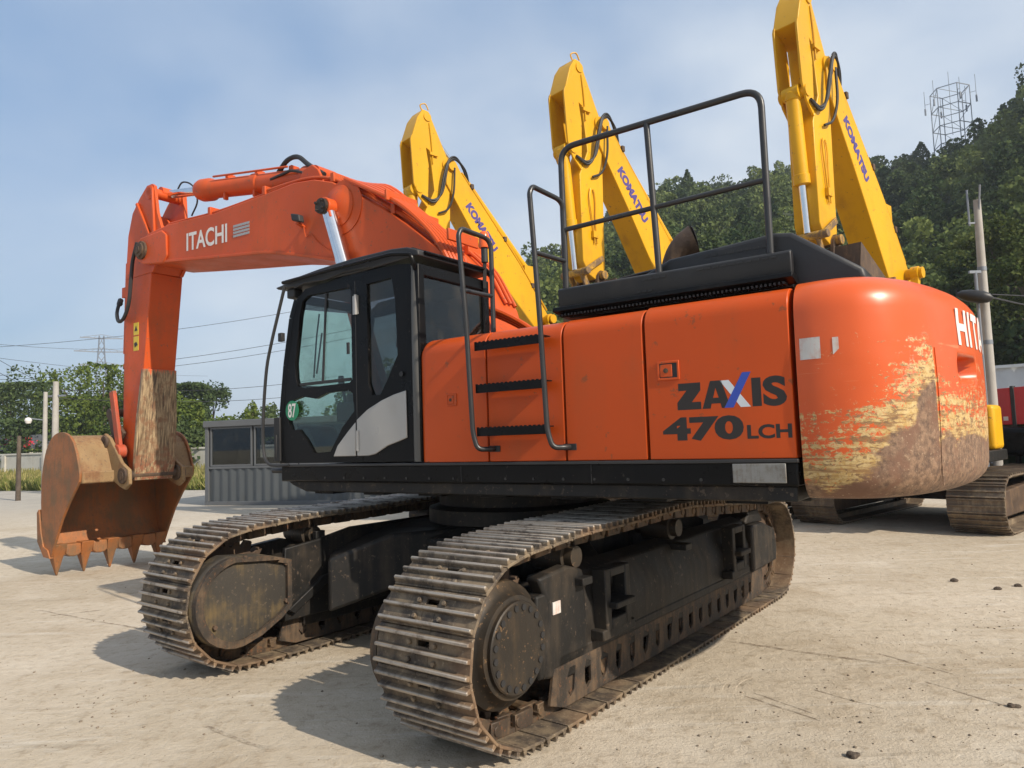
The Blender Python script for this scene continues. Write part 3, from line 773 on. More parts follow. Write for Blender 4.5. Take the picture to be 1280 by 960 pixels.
# ------------------------------------------------------------------ far pieces on the right
def right_side():
    p = pt(1221, 250, 16.2); q = pt(1244, 560, 16.2)
    o = empty('utility_pole', (q.x, q.y, 0)); tag(o, 'tall slightly leaning concrete pole right of the orange counterweight', 'pole')
    dx, dy = p.x - q.x, p.y - q.y
    P0 = (0 - dx * .25, 0 - dy * .25, -.1); P1 = (dx, dy, p.z)
    MB().tube([P0, P1], 0, 16, rs=[.115, .062]).build('shaft', M['concrete_pole'], o)
    b = MB(); b.cyl((dx + .0, dy, p.z - .4), (dx - .02, dy - .15, p.z + .25), .02, 6); b.cyl((dx - .18, dy, p.z - .5), (dx - .18, dy, p.z + .2), .018, 6); b.bar((dx - .2, dy, p.z - .45), (dx + .05, dy, p.z - .45), .03, .03); b.build('insulator_pin', M['lattice'], o)
    for zf in (.55, .78): 
        k = MB(); c = Vector(P0).lerp(Vector(P1), zf); k.cyl(c - Vector((0, 0, .04)), c + Vector((0, 0, .04)), .120 - .050 * zf, 16); k.build('clamp_band', M['lattice'], o)
    s = pt(1219, 340, 16.0); s0 = pt(1219, 360, 16.0)
    b = MB(); b.cyl((s.x - q.x, s.y - q.y, 1.0), (s.x - q.x, s.y - q.y, s.z), .03, 8); b.bar((s.x - q.x - .12, s.y - q.y, s.z), (s.x - q.x + .1, s.y - q.y, s.z), .05, .05); b.build('conduit', M['lattice'], o)
    a, c = pt(1196, 368, 15.9), pt(1224, 371, 15.9)
    P = [a - q_ for q_ in (Vector((q.x, q.y, 0)),)][0]; Q = c - Vector((q.x, q.y, 0))
    b = MB(); b.lathe([(0, .03), (.06, .08), (.2, .115), (.4, .12), (.52, .09), (.58, .03)], P, (Q - P)); b.build('lamp_head', M['hood'], o)
    w0 = pt(1240, 372, 16.2); w1 = pt(1330, 380, 22)
    wv = MB().tube(spline([tuple(w0), tuple(w0.lerp(w1, .5) + Vector((0, 0, -.1))), tuple(w1)], 6), .016, 5).build('service_cable', M['wire']); tag(wv, 'black cable running right from the leaning concrete pole', 'cable')
    w0 = pt(1240, 368, 16.2); w1 = pt(1330, 372, 22)
    wv = MB().tube([w0, w1], .010, 5).build('service_cable', M['wire']); tag(wv, 'thin cable just above the thicker one at the leaning pole', 'cable')
    # white sheet fence on the bank
    f0 = pt(1180, 470, 24); f1 = pt(1420, 455, 24); ang = math.atan2(f1.y - f0.y, f1.x - f0.x)
    o = empty('sheet_fence', (f0.x, f0.y, 0), ang); tag(o, 'white ribbed sheet metal fence at the foot of the wooded hill', 'fence')
    L_ = (Vector((f1.x, f1.y)) - Vector((f0.x, f0.y))).length
    pts = []
    n = int(L_ / .12)
    for i in range(n): pts.append((i * .12, .015 if (i // 2) % 2 else -.015))
    MB().prism(pts + [(n * .12, .03), (0, .03)], .0, 3.30, 'xy').build('sheet_panel', M['fence'], o)
    b = MB(); b.bar((0, -.05, 3.28), (L_, -.05, 3.28), .06, .08); b.build('top_rail', M['fence'], o)
    # green panels with red sheet
    f0 = pt(1243, 560, 17.5); f1 = pt(1400, 560, 15.5); ang = math.atan2(f1.y - f0.y, f1.x - f0.x)
    o = empty('green_hoarding', (f0.x, f0.y, 0), ang); tag(o, 'dark green ribbed hoarding at the right edge beneath the red sheet', 'hoarding')
    L_ = (Vector((f1.x, f1.y)) - Vector((f0.x, f0.y))).length; pts = []; n = int(L_ / .08)
    for i in range(n): pts.append((i * .08, .015 if (i // 2) % 2 else -.015))
    MB().prism(pts + [(n * .08, .03), (0, .03)], .0, 1.75, 'xy').build('ribbed_sheet', M['gsheet'], o)
    for i in range(4):
        MB().box((.62 + i * .75, -.09, 0), (.69 + i * .75, -.02, 2.45)).build('post', M['rubber'], o, bevel=.005)
    for i, (a_, b_) in enumerate(((.1, .60), (.71, 1.30))):
        r_ = MB(); r_.box((a_, -.08, 1.70), (b_, -.045, 2.42)); ro = r_.build('red_sheet', M['red'], o, bevel=.01)
        MB().box((a_ + .3, -.083, 1.78), (a_ + .42, -.081, 1.86)).build('white_mark', M['white'], ro)
right_side()

def tower():
    base = pt(1192, 178, 160); z0 = float(hill_h(np.array(base.x), np.array(base.y))) - .3; top = pt(1192, 112, 160).z
    o = empty('lattice_mast', (base.x, base.y, z0), rad(20)); tag(o, 'grey lattice telecom mast with whip antennas on the ridge', 'mast')
    H = top - z0; W = 3.3; b = MB(); lv = [0, H * .18, H * .38, H * .58, H * .79, H]
    cs = [(W * math.cos(rad(a_)), W * math.sin(rad(a_))) for a_ in (0, 60, 120, 180, 240, 300)]
    for c in cs: b.cyl((*c, 0), (*c, H), .09, 6)
    for z_ in lv[1:]:
        for i in range(6): b.bar((*cs[i], z_), (*cs[(i + 1) % 6], z_), .12, .12)
        b.bar((*cs[0], z_), (*cs[3], z_), .08, .08)
    for a_, c_ in zip(lv[:-1], lv[1:]):
        for i in (0, 2, 4): b.bar((*cs[i], a_), (*cs[(i + 1) % 6], c_), .07, .07)
    b.build('steel_frame', M['lattice'], o)
    for i, c in enumerate(cs):
        c2 = (c[0] * 1.3, c[1] * 1.3); L_ = (2.6, 1.2, 2.0, 2.4, 1.0, 3.0)[i]
        a = MB(); a.cyl((*c2, H - 2.2), (*c2, H + L_ * .6), .05, 6); a.bar((*c, H - 1.5), (*c2, H - 1.5), .06, .06); a.cyl((*c2, H - 3.6), (*c2, H - 2.3), .16, 8); a.build('antenna', M['lattice'], o)
    MB().cyl((0, 0, H * .5), (0, 0, H + 3.8), .05, 6).build('lightning_rod', M['lattice'], o)
tower()
#PART2
# =================================================================== ORANGE EXCAVATOR
UA, TA = rad(145.2), rad(52.6)
EX = empty('excavator', (0.035, 6.90, 0), UA)
tag(EX, 'large orange crawler excavator with scraped counterweight, parked in front', 'excavator')
LOWER = TA - UA      # rotation of the undercarriage relative to the upper structure

# ---- tracks
def track_path():
    """envelope of the shoe plates (outer face), closed, in the track frame (x, z); sprocket at -x"""
    P = []
    cs, rs_ = (-2.22, .575), .53
    ci, ri_ = (2.27, .52), .49
    for i in range(13):                      # sprocket, from bottom to top going round the -x side
        a = rad(-90 - 180 * i / 12); P.append((cs[0] + rs_ * math.cos(a), cs[1] + rs_ * math.sin(a)))
    P += [(-1.9, 1.125), (-1.59, 1.145), (-1.05, 1.145), (-.45, 1.155), (.03, 1.165), (.7, 1.12), (1.4, 1.065)]
    for i in range(12):
        a = rad(88 - 178 * i / 11); P.append((ci[0] + ri_ * math.cos(a), ci[1] + ri_ * math.sin(a)))
    P += [(1.9, .03), (0, .03), (-1.8, .03), (-2.05, .036)]
    return P
def resample(P, n):
    P = [Vector((p[0], 0, p[1])) for p in P]; P.append(P[0])
    L = [0]
    for a, b in zip(P[:-1], P[1:]): L.append(L[-1] + (b - a).length)
    tot = L[-1]
    def at(s):
        s %= tot
        for i in range(len(L) - 1):
            if L[i + 1] >= s: return P[i].lerp(P[i + 1], (s - L[i]) / (L[i + 1] - L[i] + 1e-9))
    return [(at(tot * (i - .5) / n), at(tot * (i + .5) / n)) for i in range(n)], tot
SHOES = 54
def shoe_mesh(pitch, width, mat_, name='track_shoe'):
    """local: x along travel, y across, z outward; plate outer face at z=0"""
    w = width / 2; b = MB()
    # plate profile, with a curled leading lip
    pl = pitch * .5 - .006
    prof = [(-pl, -.004), (-pl + .02, .0), (pl - .012, .0), (pl, -.010), (pl, -.026), (pl - .02, -.018), (-pl + .02, -.018), (-pl, -.022)]
    slot = []
    hy = .045
    b.prism(prof, -w, -hy); b.prism(prof, hy, w)                 # an oval clean-out slot stays open in the middle
    b.prism([(-pl, -.004), (-pl + .02, 0), (.022, 0), (.022, -.018), (-pl + .02, -.018), (-pl, -.022)], -hy, hy)
    b.prism([(.052, 0), (pl - .012, 0), (pl, -.010), (pl, -.026), (pl - .02, -.018), (.052, -.018)], -hy, hy)
    for gx, gh in ((-pl + .022, .034), (-.004, .031), (pl - .030, .034)):
        pr = [(gx - .016, -.002), (gx - .008, gh), (gx + .008, gh), (gx + .016, -.002)]
        b.prism(pr, -w + .003, w - .003)
    for sy in (-1, 1):
        for sx in (-.052, .037):
            b.cyl((sx, sy * .092, -.004), (sx, sy * .092, .018), .0155, 6)
    return b
def build_track(side, parent):
    """side -1: the track nearer the camera"""
    yc = side * 1.3775
    t = empty('track'); t.parent = parent; t.rotation_euler = (0, 0, LOWER); t.empty_display_size = .2
    segs, tot = resample(track_path(), SHOES)
    return t, segs, tot, yc
proto = None
rngs = random.Random(4)
for side in (-1, 1):
    segs, tot = resample(track_path(), SHOES)
    yc = side * 1.3775; pitch = tot / SHOES
    # links (the chain) as the part; the shoes are its sub-parts
    ch = MB()
    for k_, (a, b_) in enumerate(segs):
        d = (b_ - a).normalized(); n = Vector((-d.z, 0, d.x))
        # path runs clockwise seen from -y, outward is to the left of travel: check with centre
        c = (a + b_) / 2
        if n.dot(c - Vector((0, 0, .55))) < 0 and abs(c.x) > 2.3: n = -n
        elif abs(c.x) <= 2.3: n = n if n.z * (c.z - .55) > 0 else -n
        for sy in (-1, 1):
            for off, ex in ((.095, .0), (.135, .5)):
                p = a.lerp(b_, -.12 if ex == 0 else .35) - n * .068; q = a.lerp(b_, .65 if ex == 0 else 1.12) - n * .068
                ch.bar(p + Vector((0, yc + sy * off, 0)), q + Vector((0, yc + sy * off, 0)), .034, .095, n)
            ch.bar(a.lerp(b_, .08) - n * .03 + Vector((0, yc + sy * .11, 0)), a.lerp(b_, .92) - n * .03 + Vector((0, yc + sy * .11, 0)), .075, .03, n)
        ch.cyl(a - n * .07 + Vector((0, yc - .16, 0)), a - n * .07 + Vector((0, yc + .16, 0)), .032, 8)
    t = ch.build('track', M['chain'], EX, bevel=.004, seg=1); t.rotation_euler = (0, 0, LOWER)
    t['label'] = 'crawler track nearer the camera' if side == -1 else 'crawler track on the cab door side, farther to the left'
    for k_, (a, b_) in enumerate(segs):
        d = (b_ - a).normalized(); c = (a + b_) / 2; n = Vector((-d.z, 0, d.x))
        if n.dot(Vector((c.x - max(-2.22, min(2.27, c.x)), 0, c.z - .55))) < 0: n = -n
        if proto is None:
            proto = shoe_mesh(pitch, .69, M['shoe']).build('track_shoe', M['shoe'], t, bevel=.0035, seg=1); o = proto
        else:
            o = proto.copy(); col.objects.link(o); o.parent = t
        yv = Vector((0, 1, 0)); xv = yv.cross(n)
        mtx = Matrix((xv, yv, n)).transposed().to_4x4()
        mtx.translation = c + Vector((0, yc + rngs.uniform(-.003, .003), 0))
        o.matrix_local = mtx

def lower(mb, name, mat_, parent=EX, **k):
    o = mb.build(name, mat_, parent, **k)
    if parent is EX: o.rotation_euler = (0, 0, LOWER)
    return o
# ---- track frames and their fittings
for side in (-1, 1):
    yc = side * 1.3775; s_ = side
    def Yo(v): return yc + s_ * v       # v measured outwards
    f = MB()
    prof = [(.20, -.22), (.52, -.23), (.84, -.12), (.88, .0), (.84, .12), (.62, .20), (.36, .20), (.20, .15)]
    f.prism([(Yo(b_), a_) for a_, b_ in prof], -1.62, 1.78, 'yz')
    f.prism([(Yo(-.20), .30), (Yo(-.20), .80), (Yo(.20), .80), (Yo(.20), .30)], -1.95, -1.60, 'yz')
    f.prism([(Yo(-.19), .24), (Yo(-.19), .40), (Yo(.205), .40), (Yo(.205), .24)], -1.75, 2.05, 'yz')
    fr = lower(f, 'track_frame', M['frame_black'], bevel=.015)
    # sprocket guards: swept cheek plates behind the drive
    g_ = MB(); g_.prism([(-1.92, .30), (-1.86, .50), (-1.84, .74), (-1.93, .90), (-1.60, .93), (-1.42, .88), (-1.38, .36), (-1.62, .24)], Yo(.10), Yo(.205)); g_.build('cheek_plate', M['frame_black'], fr, bevel=.02)
    # roller guards with ragged cut-outs
    rg = MB()
    for sg in (-1, 1):
        pts = [(-1.78, .10)]
        x = -1.78
        top = [(x + .0, .30)]
        n = 9
        for i in range(n):
            x0 = -1.70 + i * .42
            top += []
        up_ = [(-1.80, .33), (1.98, .33)]
        rr_ = random.Random(5 + sg + side)
        hs = [[(-1.66 + i * .205, .15 + rr_.uniform(0, .03)), (-1.63 + i * .205, .12), (-1.60 + i * .205 + rr_.uniform(0, .02), .15), (-1.585 + i * .205 + rr_.uniform(0, .03), .29 + rr_.uniform(-.03, .01)), (-1.63 + i * .205, .30), (-1.655 + i * .205, .26)] for i in range(17)]
        rg.holed([(-1.86, .13), (-1.70, .075), (1.98, .075), (2.12, .14), (1.98, .335), (-1.80, .335)], hs, Yo(sg * .185), Yo(sg * .208))
    rg.build('roller_guard', M['guard'], fr, bevel=.004, seg=1)
    for i in range(9):
        x = -1.58 + i * .425
        r_ = MB(); r_.lathe([(-.19, .04), (-.188, .07), (-.15, .075), (-.148, .125), (-.11, .125), (-.105, .10), (.105, .10), (.11, .125), (.148, .125), (.15, .075), (.188, .07), (.19, .04)], (x, yc, .20), (0, 1, 0), 18)
        r_.build('track_roller', M['chain'], fr)
    for x in (-1.47, .12):
        r_ = MB(); r_.lathe([(-.19, .03), (-.188, .07), (-.13, .072), (-.125, .098), (.125, .098), (.13, .072), (.185, .07), (.19, .05), (.192, .02)], (x, yc, .965), (0, 1, 0), 20)
        ro = lower(r_, 'carrier_roller', M['hub'])
        a_ = MB(); a_.box((x - .05, min(Yo(-.27), Yo(-.22)), .80), (x + .05, max(Yo(-.27), Yo(-.22)), 1.0)); a_.box((x - .06, yc - .27, .79), (x + .06, yc + .1, .84)); a_.build('roller_bracket', M['frame_black'], ro, bevel=.006)
    # step blocks bolted to the outer face
    for x0 in (-1.30, 1.02):
        b = MB(); y0, y1 = Yo(.19), Yo(.30)
        lo, hi = min(y0, y1), max(y0, y1)
        b.box((x0, lo, .44), (x0 + .07, hi, .86)); b.box((x0 + .27, lo, .44), (x0 + .34, hi, .86)); b.box((x0 + .07, lo, .44), (x0 + .27, hi, .53)); b.box((x0 + .07, lo, .80), (x0 + .27, hi, .86))
        b.box((x0 - .05, lo, .40), (x0 + .39, hi + (.03 if s_ > 0 else 0), .47) if s_ > 0 else (x0 + .39, hi, .47))
        b.box((x0 + .04, lo - (.06 if s_ < 0 else 0), .60), (x0 + .30, hi + (.06 if s_ > 0 else 0), .645))
        b.build('step_block', M['frame_black'], fr, bevel=.01)
    # idler with its yoke
    idl = MB(); idl.lathe([(-.12, .06), (-.118, .28), (-.10, .38), (-.07, .40), (-.055, .40), (-.05, .43), (.05, .43), (.055, .40), (.07, .40), (.10, .38), (.118, .28), (.12, .06)], (2.25, yc, .52), (0, 1, 0), 36)
    lower(idl, 'idler_wheel', M['rust'])
    y_ = MB()
    for sg in (-1, 1):
        y_.prism([(1.70, .34), (2.42, .36), (2.46, .52), (2.40, .70), (2.05, .80), (1.70, .80)], Yo(sg * .15), Yo(sg * .24))
    y_.prism([(1.74, .80), (1.90, .93), (2.15, .93), (2.30, .78)], Yo(-.16), Yo(.16))
    lower(y_, 'idler_yoke', M['frame_black'], bevel=.02)
    # sprocket
    sp = MB(); nt_ = 23; pts = []
    for i in range(nt_):
        a0 = 2 * math.pi * i / nt_
        for da, r_ in ((-.36, .365), (-.14, .445), (.14, .445), (.36, .365)):
            pts.append((-2.22 + r_ * math.cos(a0 + da * 2 * math.pi / nt_), .575 + r_ * math.sin(a0 + da * 2 * math.pi / nt_)))
    sp.prism(pts, yc - .045, yc + .045)
    sp.lathe([(0, .36), (.05, .36), (.06, .30)], (-2.22, yc, .575), (0, s_, 0), 32)
    sprk = lower(sp, 'drive_sprocket', M['rust'], bevel=.008)
    bo = MB()
    for i in range(24):
        a_ = 2 * math.pi * i / 24
        bo.cyl((-2.22 + .335 * math.cos(a_), Yo(.045), .575 + .335 * math.sin(a_)), (-2.22 + .335 * math.cos(a_), Yo(.075), .575 + .335 * math.sin(a_)), .018, 6)
    bo.build('bolt_ring', M['rust'], sprk)
    # final drive drum and bolted cover
    dr = MB(); dr.lathe([(.02, .34), (.05, .365), (.12, .365), (.15, .355), (.175, .315), (.205, .295), (.235, .285), (.24, .265)], (-2.22, yc, .575), (0, s_, 0), 48)
    dro = lower(dr, 'final_drive', M['hub'])
    cv = MB(); cv.lathe([(.235, .258), (.262, .258), (.268, .250), (.268, .0)], (-2.22, yc, .575), (0, s_, 0), 48)
    cvo = cv.build('drive_cover', M['hub'], dro)
    for i in range(20):
        bo = MB()
        a_ = 2 * math.pi * i / 20 + .1; r_ = .222; c = Vector((-2.22 + r_ * math.cos(a_), 0, .575 + r_ * math.sin(a_)))
        bo.lathe([(0, .019), (.006, .019), (.0061, .012), (.001, .011), (0.0, .0)], c + Vector((0, Yo(.2685), 0)), (0, s_, 0), 10)
        bo.build('cover_bolt', M['rubber'], dro)
# white data plate on the near cheek
b = MB(); b.box((-1.80, -1.592, .66), (-1.715, -1.584, .735))
lower(b, 'data_plate', M['stickerw'])
# inner guard covering the travel motor (seen on the far track, inside face)
for side in (1, -1):
    yi = side * (1.3775 - .40); yo_ = side * (1.3775 - .16)
    pts = []
    for i in range(15):
        a = rad(98 + 180 * i / 14); pts.append((-2.37 + .35 * math.cos(a), .575 + .35 * math.sin(a)))
    pts += [(-2.16, .275), (-1.97, .375), (-1.88, .45), (-1.88, .83), (-2.1, .89)]
    b = MB(); b.prism(pts, yi, yo_); mgo = lower(b, 'motor_guard', M['muddy'], bevel=.055, seg=4)
    b = MB(); cc_ = (-2.2, .59); inn = [((p[0] - cc_[0]) * .86 + cc_[0], (p[1] - cc_[1]) * .86 + cc_[1]) for p in pts]
    b.holed([((p[0] - cc_[0]) * .985 + cc_[0], (p[1] - cc_[1]) * .985 + cc_[1]) for p in pts], [inn], yi - side * .032, yi + side * .02); b.build('guard_rim', M['guard'], mgo, bevel=.012)
    bo = MB()
    for x, z in ((-1.93, .80), (-1.93, .50), (-2.3, .90), (-2.55, .42)): bo.cyl((x, yi, z), (x, yi - side * .025, z), .018, 6)
    bo.build('guard_bolts', M['rust'], mgo)
# ---- car body with legs reaching to the side frames
cb = MB()
cb.prism([(-1.0, .50), (-1.0, .92), (-.72, 1.02), (.72, 1.02), (1.0, .92), (1.0, .50)], -.85, .85, 'xz')
cb.build('car_body', M['frame_black'], EX, bevel=.03).rotation_euler = (0, 0, LOWER)
for sx in (-1, 1):
    for sy in (-1, 1):
        b = MB()
        p0 = Vector((sx * .45, sy * .40, 0)); p1 = Vector((sx * 1.32, sy * 1.16, 0))
        d = (p1 - p0).normalized(); nrm = Vector((-d.y, d.x, 0))
        vs = []
        for p, hw_, z0, z1 in ((p0, .48, .48, 1.00), (p0.lerp(p1, .55), .44, .50, .97), (p1, .50, .36, .80)):
            for a_, z_ in ((-1, z0), (1, z0), (1, z1), (-1, z1)): vs.append(p + nrm * hw_ * a_ + Vector((0, 0, z_)))
        fs = [(0, 1, 2, 3), (8, 11, 10, 9)]
        for k_ in (0, 4):
            for j in range(4): fs.append((k_ + j, k_ + 4 + j, k_ + 4 + (j + 1) % 4, k_ + (j + 1) % 4))
        b.add(vs, fs); lower(b, 'frame_leg', M['frame_black'], bevel=.03)
# inner web plates along the frames
for side in (-1, 1):
    b = MB(); y0 = side * (1.3775 - .30); y1 = side * (1.3775 - .26)
    b.prism([(-1.86, .30), (-1.86, .90), (-1.55, .93), (-1.15, 1.0), (1.2, 1.0), (1.7, .85), (1.7, .30)], y0, y1)
    lower(b, 'inner_web', M['frame_black'], bevel=.01)
    b = MB()
    b.prism([(-1.86, .40), (-1.5, .62), (-1.1, .66), (1.0, .66), (1.0, .60), (-1.08, .60), (-1.45, .56), (-1.80, .36)], y0 - side * .05, y0)
    lower(b, 'web_rib', M['frame_black'], bevel=.006)
# slewing ring
b = MB(); b.lathe([(0, .80), (.02, .86), (.14, .86), (.16, .80), (.17, .76), (.30, .76), (.32, .82), (.40, .82)], (0, 0, 1.0), (0, 0, 1), 64); b.build('slewing_ring', M['frame_black'], EX)

# ---- upper deck
dk = MB()
dk.box((-2.92, -1.50, 1.435), (1.60, 1.505, 1.575))
dko = dk.build('deck', M['black'], EX, bevel=.012)
b = MB(); b.box((-2.925, 1.49, 1.568), (1.605, 1.522, 1.590)); b.build('deck_lip', M['grey_tube'], dko, bevel=.004)
b = MB()
b.prism([(1.55, 1.436), (1.48, 1.40), (1.30, 1.345), (.2, 1.345), (-.3, 1.345), (-2.90, 1.345), (-2.90, 1.436)], .95, 1.47)
b.prism([(1.40, 1.436), (1.20, 1.30), (-2.85, 1.30), (-2.85, 1.436)], -1.40, .93)
b.build('underframe', M['frame_black'], dko, bevel=.01)
b = MB()
for i in range(7):
    x = 1.1 - i * .62; b.box((x - .10, 1.05, 1.325), (x + .14, 1.42, 1.344)); b.cyl((x - .2, 1.2, 1.33), (x - .2, 1.2, 1.344), .03, 8)
b.build('belly_covers', M['black'], dko, bevel=.004)
b = MB()
for i in range(16):
    x = 1.0 - i * .24; b.cyl((x, 1.505, 1.47), (x, 1.513, 1.47), .010, 6)
b.box((-.52, 1.506, 1.44), (-.515, 1.510, 1.565)); b.box((-1.62, 1.506, 1.44), (-1.615, 1.510, 1.565))
b.build('deck_bolts', M['grey_tube'], dko)
b = MB(); b.box((-2.86, 1.523, 1.455), (-2.56, 1.535, 1.565)); b.build('reflector_plate', M['grey_plate'], dko, bevel=.004)
b = MB(); b.cyl((1.50, 1.45, 1.53), (1.72, 1.50, 1.535), .025, 10); b.build('step_stub', M['grey_tube'], dko)

# ---- side panels with rounded shoulders
def shoulder_panel(x0, x1, name, mat_, ztop=2.575, ysurf=1.505, gap=.009, rfront=0.0):
    """section in y-z extruded along x; shoulder rounded"""
    r = .13; sec = [(1.20, 1.592), (ysurf, 1.592)]
    for i in range(9):
        a = rad(i * 90 / 8); sec.append((ysurf - r + r * math.cos(a), ztop - r + r * math.sin(a)))
    sec += [(.75, ztop + .015), (.75, ztop - .03), (1.20, ztop - .05)]
    b = MB()
    if rfront:      # soften the front corner too
        n = len(sec); xs = []
        for i in range(6):
            a = rad(i * 90 / 5); xs.append((x1 - rfront + rfront * math.sin(a), rfront * (1 - math.cos(a))))
        xs = [(x0 + gap, 0.0)] + xs
        vs = []
        for x, ins in xs:
            for (y, z) in sec: vs.append((x, max(y - ins, .70) if y > 1.3 else y, z if z < 2.3 else z - ins * .9))
        fs = [tuple(range(n - 1, -1, -1)), tuple(range((len(xs) - 1) * n, len(xs) * n))]
        for k_ in range(len(xs) - 1):
            for j in range(n): fs.append((k_ * n + j, k_ * n + (j + 1) % n, (k_ + 1) * n + (j + 1) % n, (k_ + 1) * n + j))
        b.add(vs, fs)
    else: b.prism(sec, x0 + gap, x1 - gap, 'yz')
    return b.build(name, mat_, EX, bevel=.006, ang=50)
p1 = shoulder_panel(-.78, -.09, 'side_panel', M['orange'], 2.555, rfront=.10)
p2 = shoulder_panel(-1.43, -.78, 'side_panel', M['orange'], 2.555, gap=.006)
p3 = shoulder_panel(-2.03, -1.43, 'side_door', M['orange'], 2.56)
p4 = shoulder_panel(-2.925, -2.03, 'side_door', M['orange'], 2.57)
b = MB(); b.box((-2.93, .72, 1.60), (-.15, 1.16, 2.53)); b.build('inner_bulkhead', M['rubber'], EX)
b = MB(); b.box((-2.93, -1.50, 1.592), (1.4, -.62, 2.55)); b.box((-2.93, -.62, 1.592), (-.75, .72, 2.60)); b.build('engine_house', M['orange'], EX, bevel=.08, seg=3)
def lock(parent, x, z, w, h):
    b = MB(); b.holed([(x - w, z - h), (x + w, z - h), (x + w, z + h), (x - w, z + h)], [[(x - w * .8, z - h * .76), (x + w * .8, z - h * .76), (x + w * .8, z + h * .76), (x - w * .8, z + h * .76)]], 1.503, 1.513)
    o = b.build('door_lock', M['orange_arm'], parent, bevel=.003)
    b = MB(); b.box((x - w * .8, 1.499, z - h * .76), (x + w * .8, 1.5065, z + h * .76)); b.build('recess', M['rubber'] if w > .05 else M['orange_arm'], o)
    b = MB(); b.box((x - w * .35, 1.503, z - h * .66), (x + w * .74, 1.5115, z + h * .66)); b.build('latch_plate', M['orange_arm'], o, bevel=.003)
    b = MB(); b.cyl((x + w * .2, 1.511, z), (x + w * .2, 1.516, z), h * .26, 16); b.cyl((x + w * .2, 1.511, z), (x + w * .2, 1.519, z), h * .12, 10); b.build('key_barrel', M['rust'], o)
def simple_lock(*a): lock(*a)
lock(p1, -.445, 2.062, .048, .046); lock(p4, -2.187, 2.142, .072, .060)

# lettering on the big door
y_ = 1.5053
L1 = (-1, 0, 0); U1 = (0, 0, 1)
def poly_letter(polys, mat_, parent, name='lettering'):
    b = MB()
    for p in polys: b.prism(p, y_, y_ + .0003)
    return b.build(name, mat_, parent)
zA, zB = 1.893, 2.058
def tx(s, x0, w, z0, h, mat_, **k): return text_mesh(s, (x0, y_, z0), L1, U1, w, h, mat_, p4, depth=.0003, **k)
# letters Z A (dark), X of two slanted bars, I S
poly_letter([[(-2.245, 2.055), (-2.385, 2.055), (-2.385, 2.008), (-2.328, 1.938), (-2.385, 1.938), (-2.385, 1.893), (-2.235, 1.893), (-2.235, 1.938), (-2.297, 2.010), (-2.245, 2.010)]], M['ink'], p4)
b = MB(); b.holed([(-2.392, 1.893), (-2.446, 2.058), (-2.513, 2.058), (-2.563, 1.893), (-2.510, 1.893), (-2.503, 1.922), (-2.449, 1.922), (-2.442, 1.893)][::1], [[(-2.460, 1.956), (-2.477, 2.015), (-2.494, 1.956)]], y_, y_ + .0003); b.build('lettering', M['ink'], p4)
poly_letter([[(-2.505, 2.056), (-2.558, 2.056), (-2.680, 1.893), (-2.622, 1.893)]], M['lblue'], p4)
b = MB(); b.prism([(-2.525, 1.893), (-2.580, 1.893), (-2.690, 2.095), (-2.640, 2.095)], y_ + .0005, y_ + .0009); b.build('lettering', M['blue'], p4)
poly_letter([[(-2.690, 1.893), (-2.743, 1.893), (-2.743, 2.058), (-2.690, 2.058)]], M['ink'], p4)
tx('S', -2.752, .132, 1.889, .173, M['ink'], bold=.045)
tx('470', -2.132, .500, 1.703, .146, M['ink'], bold=.050)
tx('LCH', -2.650, .250, 1.706, .082, M['ink'], bold=.035)

# ---- counterweight
CWP = [(-2.945, 1.500), (-3.05, 1.515), (-3.17, 1.508), (-3.28, 1.475), (-3.38, 1.410), (-3.465, 1.315), (-3.53, 1.205), (-3.58, 1.095), (-3.635, .92), (-3.68, .75), (-3.72, .55), (-3.748, .35), (-3.765, .15), (-3.77, 0)]
CWO = CWP + [(x, -y) for x, y in CWP[-2::-1]]
CWO = [(p[0], p[1]) for p in CWO]
# denser outline
_sp = spline([(p[0], p[1], 0) for p in CWO], 4); CWO = [(p.x, p.y) for p in _sp]
def cw_norm(i):
    a = CWO[max(i - 1, 0)]; b_ = CWO[min(i + 1, len(CWO) - 1)]; t = Vector((b_[0] - a[0], b_[1] - a[1])).normalized()
    n = Vector((-t.y, t.x)); c = Vector(CWO[i]) - Vector((-2.6, 0))
    return n if n.dot(c) > 0 else -n
def cw_profile():
    pr = []; rb, rtp = .16, .20; z0, z1 = 1.36, 2.60
    pr.append((.55, z0 - .005))
    for i in range(7):
        a = rad(-90 + 90 * i / 6); pr.append((rb - rb * math.cos(a) , z0 + rb + rb * math.sin(a)))
    for i in range(1, 8): pr.append((-.012 * math.sin(math.pi * i / 8), z0 + rb + (z1 - rtp - z0 - rb) * i / 8))
    for i in range(8):
        a = rad(90 * i / 7); pr.append((rtp - rtp * math.cos(a), z1 - rtp + rtp * math.sin(a)))
    pr += [(.35, z1 + .02), (.60, z1 + .035)]
    return pr
CPR = cw_profile()
def cw_point(i, ins, z):
    n = cw_norm(i); p = Vector(CWO[i])
    return Vector((p.x - n.x * ins, p.y - n.y * ins, z))
vs = []; nO, nP = len(CWO), len(CPR)
for i in range(nO):
    f_ = min(1, abs(CWO[i][1]) and max(0.0, (-2.96 - CWO[i][0]) / .12))
    for ins, z in CPR:
        # fillets of the plan ends stay square where the weight meets the doors
        q = cw_point(i, ins if ins < .3 else ins, z)
        if i in (0, nO - 1): q.x = -2.945
        vs.append(q)
fs = [(i * nP + j, (i + 1) * nP + j, (i + 1) * nP + j + 1, i * nP + j + 1) for i in range(nO - 1) for j in range(nP - 1)]
